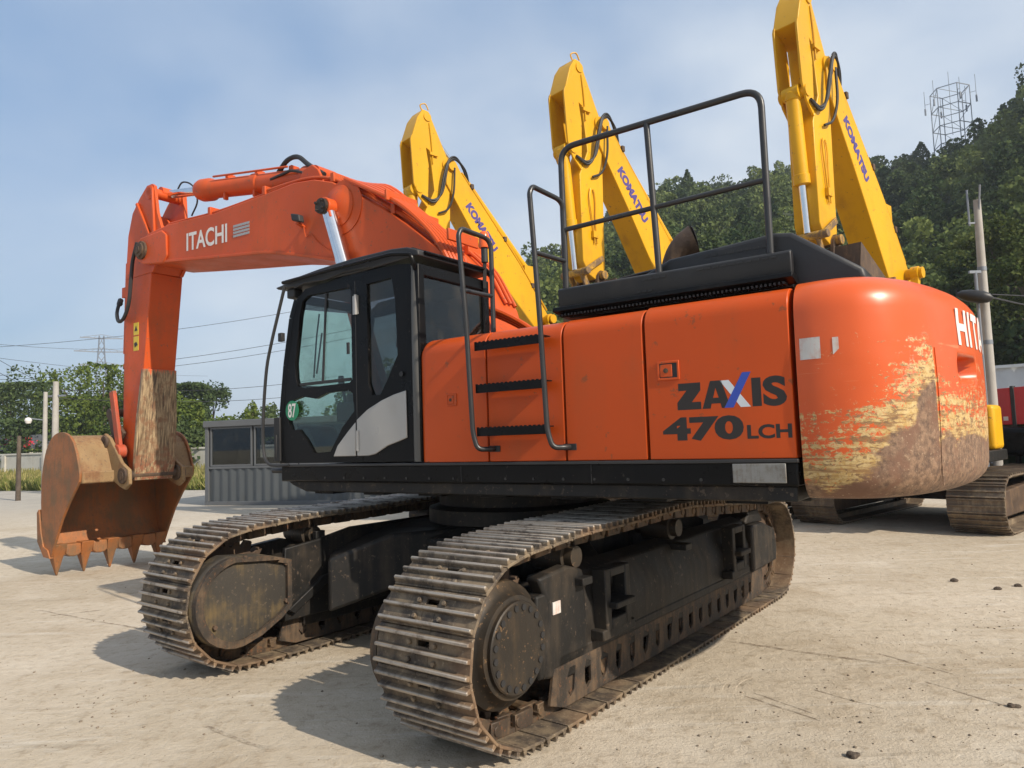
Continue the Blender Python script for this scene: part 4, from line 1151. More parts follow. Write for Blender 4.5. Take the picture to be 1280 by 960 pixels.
# close top, bottom and front
top = [i * nP + nP - 1 for i in range(nO)]; bot = [i * nP for i in range(nO)]
fs += [tuple(top), tuple(reversed(bot)), tuple([j for j in range(nP)] + [(nO - 1) * nP + j for j in range(nP - 1, -1, -1)])]
b = MB(); b.add(vs, fs); cwo = b.build('counterweight', M['cw'], EX, ang=60)
# rounded pocket cut into the rear
def cw_at_y(y):
    """surface x of the rear at lateral y"""
    best = None
    for a, c in zip(CWO[:-1], CWO[1:]):
        if a[1] >= y >= c[1] and a[0] < -3.3:
            t = (a[1] - y) / (a[1] - c[1] + 1e-9); return a[0] + (c[0] - a[0]) * t
    return -3.77
def cutter(y0, y1, z0, z1, r, depth):
    pts = []
    for cx_, cz_, a0 in ((y1 - r, z1 - r, 0), (y0 + r, z1 - r, 90), (y0 + r, z0 + r, 180), (y1 - r, z0 + r, 270)):
        for i in range(7):
            a = rad(a0 + 15 * i); pts.append((cx_ + r * math.cos(a), cz_ + r * math.sin(a)))
    c = MB(); c.prism(pts, -4.0, -3.76 + depth, 'yz'); return c
for yy0 in (.42, -.82):
    co_ = cutter(yy0, yy0 + .40, 2.015, 2.155, .05, .30).build('pocket_cut', M['cw'], EX)
    md = cwo.modifiers.new('pocket', 'BOOLEAN'); md.operation = 'DIFFERENCE'; md.object = co_; md.solver = 'EXACT'
    bpy.context.view_layer.update()
    me_new = bpy.data.meshes.new_from_object(cwo.evaluated_get(bpy.context.evaluated_depsgraph_get()))
    cwo.modifiers.clear(); cwo.data = me_new
    bpy.data.objects.remove(co_)
cwo.data.name = 'counterweight'
while len(cwo.data.materials) > 1: cwo.data.materials.pop()
# crease seam, sticker and raised letters follow the curved skin
def cw_s(y, z, off):
    x = cw_at_y(y)
    i = min(range(nO), key=lambda q: abs(CWO[q][1] - y) + (10 if CWO[q][0] > -3.2 else 0))
    n = cw_norm(i); bul = .012 * math.sin(math.pi * max(0, min(1, (z - 1.56) / .8)))
    return Vector((x + n.x * (off + bul), y + n.y * (off + bul), z))
def stroke(b, p, q, w, off=.003, th=.003, n=5):
    """flat bar from p to q (y, z) laid on the rear skin"""
    p, q = Vector(p), Vector(q); d = (q - p).normalized(); t = Vector((-d.y, d.x)) * w / 2
    vs = []
    for i in range(n + 1):
        c = p.lerp(q, i / n)
        for s_ in (-1, 1):
            for o_ in (off, off + th): vs.append(cw_s(c.x + t.x * s_, c.y + t.y * s_, o_))
    fs = [(0, 1, 3, 2), (4 * n, 4 * n + 2, 4 * n + 3, 4 * n + 1)]
    for i in range(n):
        a = 4 * i; fs += [(a + 1, a + 5, a + 7, a + 3), (a, a + 2, a + 6, a + 4), (a, a + 4, a + 5, a + 1), (a + 2, a + 3, a + 7, a + 6)]
    b.add(vs, fs)
lb = MB(); zt, zb = 2.435, 2.215; w_ = .045
def LH(y): 
    stroke(lb, (y, zb), (y, zt), w_); stroke(lb, (y - .15, zb), (y - .15, zt), w_); stroke(lb, (y - .02, (zb + zt) / 2), (y - .13, (zb + zt) / 2), w_)
def LI(y): stroke(lb, (y, zb), (y, zt), w_)
ys = .74
LH(ys); LI(ys - .24); stroke(lb, (ys - .31, zt - w_ / 2), (ys - .50, zt - w_ / 2), w_); stroke(lb, (ys - .405, zb), (ys - .405, zt - w_), w_)
ya = ys - .55; stroke(lb, (ya, zb), (ya - .085, zt), w_); stroke(lb, (ya - .18, zb), (ya - .095, zt), w_); stroke(lb, (ya - .05, zb + .06), (ya - .13, zb + .06), w_ * .8)
yc_ = ya - .24
stroke(lb, (yc_, zb + .03), (yc_, zt - .03), w_); stroke(lb, (yc_, zt - w_ / 2), (yc_ - .13, zt - w_ / 2), w_); stroke(lb, (yc_, zb + w_ / 2), (yc_ - .13, zb + w_ / 2), w_)
LH(yc_ - .21); LI(yc_ - .21 - .24)
lb.build('lettering', M['white'], cwo)
sm = MB(); stroke(sm, (1.102, 1.42), (1.102, 2.18), .006, .0, .005, 12); sm.build('crease_weld', M['cw'], cwo)
# worn label on the left cheek of the weight
def cheek(i0, i1, z0, z1, cuts):
    b = MB(); vs = []; n = 0; I = list(range(i0, i1 + 1))
    for i in I:
        for zc in (z0(i), z1(i)):
            n_ = cw_norm(i); p = Vector(CWO[i]); bul = .012 * math.sin(math.pi * max(0, min(1, (zc - 1.56) / .8))) + .0035
            vs.append((p.x + n_.x * bul, p.y + n_.y * bul, zc))
    fs = [(2 * k_, 2 * k_ + 2, 2 * k_ + 3, 2 * k_ + 1) for k_ in range(len(I) - 1)]
    b.add(vs, fs); return b
cheek(1, 5, lambda i: 2.135, lambda i: 2.255, None).build('worn_label', M['stickerw'], cwo)
cheek(7, 8, lambda i: 2.15 + .03 * (i - 7), lambda i: 2.245, None).build('worn_label', M['stickerw'], cwo)

# ---- hood and walkway plates
b = MB()
b.prism([(1.335, 2.655), (1.345, 2.80), (1.315, 2.815), (1.28, 2.80), (1.28, 2.62), (1.32, 2.62)], -2.915, -1.315, 'yz')
hp = b.build('walkway_edge', M['hood'], EX, bevel=.008)
b = MB(); b.prism([(1.28, 2.61), (1.41, 2.635), (1.40, 2.665), (1.345, 2.668), (1.28, 2.66)], -2.93, -1.305, 'yz'); b.build('toe_strip', M['black'], hp, bevel=.003)
b = MB(); b.box((-2.9, .3, 2.60), (-1.33, 1.279, 2.66)); b.build('walkway_deck', M['hood'], hp)
b = MB()
for i in range(60):
    x = -2.88 + i * .026; b.box((x, 1.30, 2.602), (x + .012, 1.38, 2.618))
b.build('tread_teeth', M['rubber'], hp)
# engine hood: long raised cover whose front is sloped and rear rolls down to the counterweight
b = MB()
side = [(-1.62, 2.66), (-1.95, 2.84), (-2.12, 2.91), (-2.80, 2.955), (-2.90, 2.94), (-3.28, 2.66), (-3.30, 2.58), (-1.62, 2.60)]
b.prism(side, -1.15, 1.24); hd = b.build('engine_hood', M['hood'], EX, bevel=.045, seg=3)
b = MB()
for i in range(9): b.box((-2.36 - i * .052, 1.2405, 2.872), (-2.395 - i * .052, 1.244, 2.887))
for i in range(4): b.box((-1.97 - i * .045, 1.346, 2.765), (-2.0 - i * .045, 1.350, 2.778))
for i in range(3): b.box((-1.93 - i * .04, 1.346, 2.69), (-1.955 - i * .04, 1.350, 2.70))
for i in range(10): b.box((-2.35 - i * .05, 1.346, 2.772), (-2.382 - i * .05, 1.350, 2.785))
b.build('vent_slots', M['rubber'], hd)
b = MB(); b.tube(smooth_path([(-1.50, .95, 2.62), (-1.50, .95, 2.86), (-1.62, .95, 2.90), (-2.05, .95, 2.93), (-2.05, .95, 2.8)], .08), .012, 8); b.build('grab_handle', M['grey_tube'], hd)
# exhaust: a stub that turns back and flares out
b = MB(); b.tube(spline([(-1.86, .60, 2.60), (-1.87, .60, 2.92), (-1.90, .60, 3.06), (-1.97, .58, 3.15), (-2.05, .55, 3.185)], 4), 0, 22, rs=[.075] * 8 + [.076, .08, .085, .09, .096, .104, .112, .12, .128])
b.build('exhaust_stack', M['rust'], EX)
b = MB(); b.cyl((-2.051, .549, 3.1855), (-2.055, .547, 3.1865), .118, 22); b.build('exhaust_mouth', M['rubber'], EX)

# ---- rails
TR = .0215
b = MB()
b.tube(smooth_path([(-1.36, 1.30, 2.66), (-1.36, 1.30, 3.845), (-2.79, 1.30, 3.845), (-2.79, 1.30, 2.80)], .12, 7), TR, 12)
b.tube([(-2.075, 1.30, 2.76), (-2.035, 1.30, 3.845)], TR, 12)
b.tube([(-1.36, 1.30, 3.24), (-2.79, 1.30, 3.27)], TR * .8, 12)
rl = b.build('guard_rail', M['grey_tube'], EX)
def ladder_rail(x, y_in, ztop, zin, xin=0):
    b = MB()
    b.tube(smooth_path([(x - .095, 1.47, 1.685), (x - .095 + .0, 1.555, 1.685), (x - .03, 1.62, 1.685), (x, 1.63, 1.80), (x + .01, 1.66, 2.60), (x + .035, 1.69, ztop - .05), (x + .03, 1.66, ztop), (x + .0 + xin, y_in, ztop - .02), (x + xin, y_in, zin)], .09, 6), TR * .86, 12)
    b.tube([(x + .03, 1.68, ztop - .46), (x + xin, y_in, ztop - .46)], TR * .75, 10)
    return b
ls_ = MB()
la = ladder_rail(-.735, 1.34, 3.30, 2.55).build('handrail', M['grey_tube'], EX)
lb_ = ladder_rail(-1.365, 1.30, 3.47, 2.60).build('handrail', M['grey_tube'], EX)
for x in (-.83, -1.46):
    b = MB(); b.box((x - .055, 1.508, 1.663), (x + .045, 1.512, 1.707)); b.build('rail_slot', M['rubber'], p2, bevel=.015)
for i, z in enumerate((2.425, 2.118, 1.808)):
    b = MB(); x0, x1 = -.755, -1.35
    n = 16; top_ = []
    for j in range(n):
        xa = x0 + (x1 - x0) * j / n; xb = x0 + (x1 - x0) * (j + .55) / n
        top_ += [(xa, z + .030), (xa, z + .036), (xb, z + .036), (xb, z + .030)]
    b.prism(top_ + [(x1, z + .03), (x1, z - .030), (x0, z - .030)], 1.605, 1.612)
    b.box((x1, 1.52, z + .018), (x0, 1.606, z + .026))
    b.build('ladder_step', M['black'], EX, bevel=.0015, seg=1)
#PART3
# ---- cab
cab = empty('cab'); cab.parent = EX
outline = [(1.585, 1.60), (1.615, 1.80), (1.595, 2.07), (1.535, 2.497), (1.445, 2.92), (1.375, 3.08), (1.24, 3.165), (.66, 3.205), (.10, 3.20), (-.05, 3.18), (-.06, 1.60)]
up_win = [(1.385, 2.36), (1.395, 2.50), (1.32, 2.93), (1.28, 3.06), (1.20, 3.10), (.68, 3.095), (.648, 3.06), (.648, 2.30), (.68, 2.275), (1.25, 2.27), (1.36, 2.29)]
low_win = [(1.30, 2.195), (1.12, 2.165), (.98, 2.205), (.70, 2.215), (.645, 2.18), (.630, 2.03), (.78, 1.90), (.935, 1.695), (1.16, 1.685), (1.25, 1.80), (1.36, 1.90), (1.46, 1.90), (1.49, 1.97), (1.47, 2.16)]
rear_win = [(.455, 3.09), (.165, 3.10), (.130, 2.90), (.115, 2.46), (.24, 2.26), (.32, 2.15), (.41, 2.15), (.455, 2.25)]
b = MB(); b.holed(outline, [up_win, low_win, rear_win], 1.455, 1.50); cs_ = b.build('cab_side', M['black'], cab, bevel=.008)
rwin = [(1.50, 1.75), (1.52, 2.10), (1.44, 2.50), (1.32, 3.02), (.1, 3.08), (.05, 1.9)]
b = MB(); b.holed(outline, [rwin], .555, .60); cr2 = b.build('cab_side', M['black'], cab, bevel=.008)
# rear wall with window, left rear post in lighter grey
b = MB(); b.holed([(.555, 1.60), (1.50, 1.60), (1.50, 3.18), (.555, 3.18)], [[(.63, 2.45), (1.415, 2.45), (1.43, 3.08), (.65, 3.08)]], -.125, -.06, 'yz'); cbk = b.build('cab_back', M['black'], cab, bevel=.012)
b = MB(); b.tube([(-.075, 1.475, 1.60), (-.075, 1.475, 2.6), (-.07, 1.46, 3.16)], .042, 16); b.build('corner_post', worn('bronze_grey_post', (.10, .095, .085), (.05, .045, .04), .3, 2, .35, .3, .1, .03), cab)
# front frame
fp = [(1.585, 1.60), (1.61, 1.80), (1.59, 2.07), (1.53, 2.497), (1.44, 2.92), (1.37, 3.08)]
for yy in (.578, 1.477):
    b = MB()
    for a, c in zip(fp[:-1], fp[1:]): b.bar((a[0], yy, a[1]), (c[0], yy, c[1]), .05, .06, (1, 0, 0))
    b.build('front_post', M['black'], cab)
b = MB(); b.box((1.53, .60, 1.60), (1.585, 1.455, 1.72)); b.bar((1.56, .6, 2.30), (1.56, 1.455, 2.30), .04, .04); b.box((1.33, .60, 3.06), (1.40, 1.455, 3.13)); b.build('front_crossbars', M['black'], cab, bevel=.006)
def pane(name, pts, y, mat_, parent):
    b = MB(); b.prism(pts, y, y + .005); return b.build(name, mat_, parent)
def grow(pts, k=1.03):
    cx_ = sum(p[0] for p in pts) / len(pts); cz_ = sum(p[1] for p in pts) / len(pts)
    return [((p[0] - cx_) * k + cx_, (p[1] - cz_) * k + cz_) for p in pts]
pane('door_window', [(1.395, 2.35), (1.40, 2.50), (1.33, 2.93), (1.31, 2.985), (.64, 2.86), (.64, 2.28), (.68, 2.265), (1.25, 2.26), (1.37, 2.28)], 1.474, M['glass'], cs_)
pane('tint_band', [(1.31, 2.987), (1.285, 3.065), (1.20, 3.11), (.68, 3.105), (.64, 3.07), (.64, 2.862)], 1.474, M['glass_dark'], cs_)
pane('door_window', grow(low_win, 1.01), 1.474, M['glass'], cs_)
pane('quarter_window', grow(rear_win, 1.01), 1.474, M['glass_dark'], cs_)
pane('side_window', grow(rwin, 1.01), .575, M['glass'], cr2)
b = MB(); b.prism([(.62, 2.44), (1.425, 2.44), (1.44, 3.09), (.64, 3.09)], -.100, -.094, 'yz'); b.build('rear_window', M['glass_dark'], cbk)
b = MB()
for a, c in zip(fp[1:-1], fp[2:]): b.add([(a[0], .60, a[1]), (a[0], 1.455, a[1]), (c[0], 1.455, c[1]), (c[0], .60, c[1]), (a[0] - .006, .60, a[1]), (a[0] - .006, 1.455, a[1]), (c[0] - .006, 1.455, c[1]), (c[0] - .006, .60, c[1])], [(0, 1, 2, 3), (7, 6, 5, 4), (0, 4, 5, 1), (2, 6, 7, 3)])
b.build('windscreen', M['glass'], cab)
# sliding sash bar, door seam, hinges, wiper and pale trim
b = MB(); b.bar((1.035, 1.487, 2.30), (.975, 1.487, 3.09), .012, .022); b.box((.672, 1.480, 2.292), (1.34, 1.496, 2.318)); b.box((.672, 1.499, 2.52), (.70, 1.512, 2.62)); b.build('window_sash', M['rubber'], cs_, bevel=.002)
b = MB(); b.box((.592, 1.4995, 1.64), (.600, 1.502, 3.14)); b.build('door_seam', M['rubber'], cs_)
for z in (2.93, 1.78):
    b = MB(); b.cyl((.575, 1.515, z - .085), (.575, 1.515, z + .085), .014, 10); b.box((.555, 1.50, z - .08), (.62, 1.508, z + .08)); 
    for q in (-.03, .03): b.cyl((.575, 1.515, z + q - .002), (.575, 1.515, z + q + .002), .0155, 10)
    b.build('door_hinge', M['silver'], cs_)
sv1 = [(.885, 1.652), (.83, 1.745), (.70, 1.86), (.607, 1.935), (.607, 1.652)]
sv2 = [(.590, 1.652), (.590, 1.955), (.46, 2.035), (.30, 2.10), (.16, 2.14), (.025, 2.165), (.020, 1.79), (.10, 1.765), (.235, 1.73), (.30, 1.70), (.375, 1.665), (.46, 1.652)]
for sv in (sv1, sv2):
    b = MB(); b.prism(sv, 1.500, 1.514); b.build('silver_panel', M['silver'], cs_, bevel=.006)
b = MB(); b.cyl((.065, 1.514, 2.30), (.065, 1.518, 2.30), .02, 14); b.build('door_button', M['rubber'], cs_)
# number disc
b = MB(); b.cyl((1.440, 1.500, 2.075), (1.440, 1.503, 2.075), .090, 32); ds_ = b.build('number_disc', M['green'], cab)
text_mesh('87', (1.495, 1.504, 2.010), L1, U1, .110, .130, M['white'], ds_, bold=.018, depth=.0005)
# roof
b = MB()
rs_ = [(1.56, 3.245), (1.40, 3.285), (1.04, 3.315), (.62, 3.335), (.15, 3.335), (-.02, 3.32), (-.14, 3.28), (-.15, 3.23), (.6, 3.20), (1.04, 3.205), (1.38, 3.20), (1.62, 3.215), (1.655, 3.235)]
b.prism(rs_, .545, 1.515); rf = b.build('cab_roof', M['hood'], cab, bevel=.03, seg=3)
b = MB(); b.prism([(1.05, 3.325), (.1, 3.345), (.05, 3.365), (1.0, 3.35)], .70, 1.36); b.build('roof_hatch', M['hood'], rf, bevel=.01)
b = MB(); b.tube(smooth_path([(1.50, 1.545, 3.255), (.9, 1.555, 3.265), (.10, 1.555, 3.275), (-.10, 1.55, 3.24), (-.11, 1.53, 3.16), (-.09, 1.50, 3.13)], .06), .016, 10)
b.tube(smooth_path([(-.16, 1.45, 3.265), (-.165, .62, 3.265), (-.15, .58, 3.22)], .05), .014, 8)
b.build('rain_gutter', M['black'], rf)
b = MB(); b.tube([(1.35, 1.53, 3.19), (1.2, 1.53, 3.215), (.95, 1.53, 3.20), (.70, 1.53, 3.23), (.4, 1.53, 3.225)], .008, 6); b.build('roof_cable', M['rubber'], rf)
b = MB(); b.box((1.42, 1.38, 3.12), (1.53, 1.48, 3.205)); b.build('work_lamp', M['rubber'], cab, bevel=.012)
b = MB(); b.box((1.545, 1.49, 2.72), (1.60, 1.53, 2.80)); b.build('mirror_bracket', M['rubber'], cab, bevel=.005)
# long grab rail in front of the door, outside the corner
b = MB(); b.tube(spline([(1.40, 1.60, 3.20), (1.498, 1.60, 2.958), (1.60, 1.60, 2.70), (1.67, 1.60, 2.48), (1.715, 1.60, 2.16), (1.735, 1.60, 1.86), (1.715, 1.60, 1.68), (1.66, 1.60, 1.605), (1.60, 1.58, 1.585), (1.47, 1.52, 1.585)], 5), .0145, 10); b.build('door_grab_rail', M['grey_tube'], cab)
b = MB(); b.tube([(1.625, 1.54, 1.64), (1.62, 1.54, 1.86)], .006, 6); b.box((1.60, 1.44, 1.62), (1.68, 1.52, 2.02)); b.build('front_deflector', M['rubber'], cab, bevel=.01)
# interior: floor, seat, console, wheel arch bump, levers, wiper
b = MB(); b.box((-.05, .60, 1.60), (1.55, 1.455, 1.66)); b.build('cab_floor', M['seat'], cab)
b = MB(); b.box((.25, .85, 1.90), (.75, 1.28, 2.04)); b.prism([(.30, 2.02), (.18, 2.02), (.02, 2.72), (.12, 2.76), (.24, 2.6)], .86, 1.27); b.box((.3, .93, 1.66), (.7, 1.2, 1.90)); b.prism([(.03, 2.74), (-.01, 2.93), (.07, 2.95), (.13, 2.77)], .95, 1.18); so_ = b.build('operator_seat', M['seat'], cab, bevel=.04, seg=3)
b = MB(); b.tube(spline([(.20, 1.30, 2.75), (.25, 1.31, 2.68), (.28, 1.31, 2.55)], 5), .028, 8); b.build('seat_belt', M['orange_arm'], so_)
b = MB(); b.box((.45, 1.29, 1.95), (.95, 1.42, 2.12)); b.box((.45, .65, 1.66), (1.1, .80, 2.12)); b.box((1.25, .62, 1.66), (1.45, .85, 2.25)); b.build('console', M['seat'], cab, bevel=.02)
b = MB(); b.cyl((.90, 1.35, 2.12), (.95, 1.35, 2.30), .015, 8); b.tube([(.95, 1.35, 2.28), (.955, 1.35, 2.36)], 0, 10, rs=[.03, .024]); b.build('control_lever', M['rubber'], cab)
b = MB(); b.tube([(1.38, 1.30, 2.38), (1.36, 1.28, 2.75), (1.34, 1.26, 2.98)], .008, 6); b.bar((1.375, 1.27, 2.42), (1.33, 1.24, 2.80), .02, .01); b.build('wiper', M['rubber'], cab)
b = MB(); b.prism([(1.53, 1.66), (1.515, 1.86), (1.44, 1.94), (1.33, 1.93), (1.24, 1.80), (1.20, 1.66)], 1.10, 1.45); b.build('pedal_cover', M['rubber'], cab, bevel=.03)
# beacon behind the cab
b = MB(); b.bar((-.14, .64, 3.10), (-.18, .68, 3.34), .03, .03); b.cyl((-.18, .68, 3.32), (-.18, .68, 3.45), .03, 14); bc = b.build('beacon_mount', M['rubber'], cab)
b = MB(); b.lathe([(0, .045), (.02, .048), (.09, .046), (.13, .042), (.145, .03), (.15, .005)], (-.18, .68, 3.45), (0, 0, 1), 20); b.build('beacon_lens', M['beacon'], bc)

# ---- boom
BY0, BY1 = -.30, .42
bt = [(5.94, 4.84), (5.40, 4.86), (4.36, 4.79), (3.31, 4.80), (2.75, 4.815), (2.40, 4.77), (2.10, 4.67), (1.75, 4.47), (1.35, 4.22), (1.00, 3.98), (.60, 3.66), (.36, 3.42), (.15, 3.05), (.02, 2.6), (0, 2.1)]
bb_ = [(.50, 1.95), (.62, 2.5), (.85, 2.95), (1.25, 3.38), (1.75, 3.68), (2.42, 3.86), (3.05, 4.02), (3.35, 4.075), (4.4, 4.20), (5.48, 4.335), (6.05, 4.41), (6.22, 4.50), (6.25, 4.66), (6.12, 4.78)]
bm_ = MB(); bm_.prism(bt + bb_, BY0, BY1); boom = bm_.build('boom', M['orange_arm'], EX, bevel=.012)
# flanges: thin lips along the bottom and top edges of both plates
for yy in (BY1, BY0 - .018):
    b = MB(); lo_ = bb_[2:11]
    b.prism(lo_ + [(p[0], p[1] + .035) for p in reversed(lo_)], yy, yy + .018); b.build('edge_weld', M['orange_arm'], boom, bevel=.006)
b = MB(); b.prism([(5.52, 4.33), (6.05, 4.40), (6.23, 4.50), (6.26, 4.66), (6.12, 4.79), (5.56, 4.80), (5.44, 4.72), (5.42, 4.42)], BY1, BY1 + .03); b.build('tip_plate', M['orange_arm'], boom, bevel=.015)
b = MB(); b.lathe([(0, .13), (.03, .13), (.035, .10), (.06, .10), (.065, .05), (.08, .05), (.081, 0)], (6.06, BY1 + .03, 4.60), (0, 1, 0), 24); b.build('arm_pivot_pin', M['rust'], boom)
# cylinder boss
b = MB(); b.lathe([(0, .24), (.025, .23), (.04, .17), (.07, .13), (.075, .0)], (1.98, BY1 - .002, 4.36), (0, 1, 0), 36); b.lathe([(0, .30), (.012, .30), (.014, .0)], (1.92, BY1 - .002, 4.34), (0, 1, 0), 40); b.build('cylinder_boss', M['orange_arm'], boom)
text_mesh('ITACHI', (4.98, BY1, 4.40), (-1, 0, -.05), U1, .92, .245, M['white'], boom, bold=.022, depth=.003)
b = MB()
for i in range(4): b.bar((3.93, BY1 + .003, 4.40 + i * .042), (3.60, BY1 + .003, 4.39 + i * .042), .004, .030)
b.build('faded_stripes', M['silver'], boom)
# lamp with its bracket on the boom flank
b = MB(); b.prism([(2.66, 4.40), (2.52, 4.36), (2.50, 4.27), (2.64, 4.31)], BY1 + .05, BY1 + .13); wlm = b.build('work_lamp', M['rubber'], boom, bevel=.015)
b = MB(); b.bar((2.58, BY1, 4.25), (2.58, BY1 + .09, 4.28), .05, .02); b.tube(spline([(2.56, BY1 + .02, 4.24), (2.52, BY1 + .02, 4.12), (2.44, BY1 + .02, 4.14), (2.3, BY1 + .01, 4.0), (2.0, BY1 + .01, 3.82), (1.9, BY1 + .01, 3.74)], 5), .006, 6); b.build('lamp_wiring', M['orange_arm'], wlm)
# hydraulic pipes on top
b = MB()
for k_, (yy, dz) in enumerate(((.36, .04), (.29, .055), (.21, .05), (-.10, .05), (-.18, .055), (-.26, .04))):
    pts = [(p[0], yy, p[1] + dz) for p in (bt[4:13])]
    if k_ < 3: pts = [(3.4, yy, 4.85 + dz - .02)] + pts
    b.tube(spline(pts, 4), .019, 8)
b.tube(spline([(5.75, .36, 4.78), (5.55, .36, 4.88), (5.3, .36, 4.885), (4.4, .36, 4.83), (3.4, .36, 4.835), (2.8, .36, 4.86)], 4), .017, 8)
b.build('boom_pipes', M['orange_arm'], boom)
b = MB()
for x, z in ((4.5, 4.82), (3.35, 4.83), (2.12, 4.70), (1.2, 4.14), (.62, 3.70)):
    b.box((x - .03, .16, z - .02), (x + .03, .40, z + .09)); b.box((x - .03, -.30, z - .02), (x + .03, -.08, z + .09))
b.build('pipe_clamps', M['orange_arm'], boom, bevel=.008)
# loose hoses sweeping down behind the cab roof
b = MB()
for k_ in range(6):
    yy = .52 - k_ * .06
    b.tube(spline([(1.9, yy - .12, 4.66), (1.45, yy - .05, 4.42 + .02 * k_), (1.0, yy, 4.16), (.66, yy, 3.86), (.45, yy, 3.60), (.33, yy * .9, 3.30), (.26, yy * .8, 2.95), (.20, yy * .7, 2.5)], 5), .026, 8)
b.build('hydraulic_hoses', M['orange'], boom)
for (x, z) in ((1.12, 4.26), (.32, 3.70)): b = MB(); b.bar((x, .12, z), (x, .58, z), .03, .11); b.build('hose_clamp', M['orange_arm'], boom, bevel=.006)
b = MB()
for k_ in range(3): b.tube(spline([(.2, .45 - .07 * k_, 3.00), (-.10, .42 - .07 * k_, 2.93 - .03 * k_), (-.45, .38 - .06 * k_, 2.72 - .03 * k_), (-.62, .34 - .05 * k_, 2.5)], 5), .026, 8)
b.build('hydraulic_hoses', M['orange'], boom)
b = MB(); b.tube(spline([(3.45, .10, 5.20), (3.25, .12, 5.30), (3.02, .14, 5.28), (2.80, .16, 5.12), (2.5, .18, 4.92)], 6), .030, 10); b.tube(spline([(3.50, .18, 5.10), (3.2, .2, 5.10), (3.0, .2, 5.08), (2.4, .2, 4.82)], 5), .018, 8); b.build('black_hose', M['rubber'], boom)

# ---- boom cylinders
for yy in (.53, -.41):
    top_ = Vector((2.04, yy, 4.33)); base_ = Vector((1.15, yy, 1.85)); d = (base_ - top_).normalized()
    cy_ = MB(); cy_.cyl(base_, top_ + d * 1.15, .105, 24); cyo = cy_.build('boom_cylinder', M['orange_arm'], EX)
    b = MB(); b.cyl(top_ + d * 1.16, top_ + d * .08, .080, 24); b.build('piston_rod', M['chrome'], cyo)
    b = MB(); b.cyl(top_ - Vector((0, .07, 0)), top_ + Vector((0, .07, 0)), .105, 24); b.bar(top_ + d * .02, top_ + d * .16, .13, .13); b.build('rod_eye', M['orange_arm'], cyo, bevel=.01)
    b = MB(); s_ = 1 if yy > 0 else -1; b.cyl(top_ + Vector((0, s_ * .07, 0)), top_ + Vector((0, s_ * .11, 0)), .085, 20)
    for i in range(4):
        a = i * math.pi / 2 + .6; b.cyl(top_ + Vector((.06 * math.cos(a), s_ * .12, .06 * math.sin(a))), top_ + Vector((.06 * math.cos(a), s_ * .14, .06 * math.sin(a))), .016, 6)
    b.build('pin_cap', M['hub'], cyo)

# ---- arm (stick)
AC = .10
hw = .235
arm = empty('arm'); arm.parent = EX
AXT = [(6.02, 5.60), (6.16, 5.60), (6.36, 5.46), (6.56, 5.27), (6.68, 4.95), (6.72, 4.55), (6.74, 4.3)]
for s_ in (-1, 1):
    b = MB(); b.prism(AXT + [(6.00, 4.3), (5.72, 4.62), (5.74, 4.85), (5.88, 5.15), (5.94, 5.45), (5.96, 5.56)], AC + s_ * (hw - .045), AC + s_ * hw); b.build('fork_plate', M['orange_arm'], arm, bevel=.006)
b = MB(); b.prism([(6.66, 4.95), (6.50, 5.22), (6.34, 5.26), (6.12, 4.98), (5.90, 4.74), (5.80, 4.60), (6.03, 4.299), (6.73, 4.299)], AC - hw + .046, AC + hw - .046); b.build('fork_web', M['orange_arm'], arm, bevel=.01)
b = MB(); b.prism([(6.74, 4.299), (6.76, 3.3), (6.79, 2.2), (6.78, 1.85), (6.60, 1.50), (6.40, 1.42), (6.34, 1.60), (6.30, 2.0), (6.235, 2.80), (6.12, 3.6), (6.02, 4.299)], AC - hw, AC + hw); b.build('arm_beam', M['orange_arm'], arm, bevel=.012)
# worn plates welded on the rear face
b = MB(); vs = []
for z, x, w1 in ((2.93, 6.195, .245), (2.2, 6.265, .29), (1.60, 6.315, .30), (1.34, 6.36, .28)):
    vs += [(x, AC - w1, z), (x, AC + w1, z), (x + .05, AC + w1 + .006, z), (x + .16, AC + w1 * .82, z), (x + .16, AC - w1 * .82, z), (x + .05, AC - w1 - .006, z)]
fs = [(0, 1, 2, 3, 4, 5), tuple(range(23, 17, -1))]
for k_ in range(3):
    for j in range(6): fs.append((k_ * 6 + j, k_ * 6 + (j + 1) % 6, k_ * 6 + 6 + (j + 1) % 6, k_ * 6 + 6 + j))
b.add(vs, fs); b.build('wear_plate', M['arm_scraped'], arm, bevel=.008)
b = MB(); b.cyl((6.06, AC - hw - .03, 5.48), (6.06, AC + hw + .03, 5.48), .075, 20); b.lathe([(0, .10), (.02, .10), (.03, .06)], (6.06, AC + hw, 5.48), (0, 1, 0), 20); b.build('fork_pin', M['orange_arm'], arm)
b = MB()
for s_ in (-1, 1):
    y0 = AC + s_ * hw
    b.bar((6.40, y0 + s_ * .02, 5.38), (6.02, y0 + s_ * .02, 4.80), .045, .035, (0, 1, 0)); b.bar((5.985, y0 + s_ * .015, 5.52), (5.93, y0 + s_ * .015, 4.86), .045, .035, (0, 1, 0))
b.build('stiffener', M['orange_arm'], arm, bevel=.008)
b = MB(); b.box((6.36, AC + hw, 3.44), (6.50, AC + hw + .003, 3.62)); b.box((6.36, AC + hw, 3.21), (6.50, AC + hw + .003, 3.42)); wst = b.build('warning_sticker', M['warn'], arm)
b = MB(); b.prism([(6.39, 3.50), (6.47, 3.50), (6.43, 3.58)], AC + hw + .004, AC + hw + .006); b.build('warning_symbol', M['ink'], arm); b = MB(); b.prism([(6.38, 3.29), (6.46, 3.26), (6.48, 3.32), (6.42, 3.34)], AC + hw + .004, AC + hw + .006); b.build('warning_symbol', M['ink'], arm)
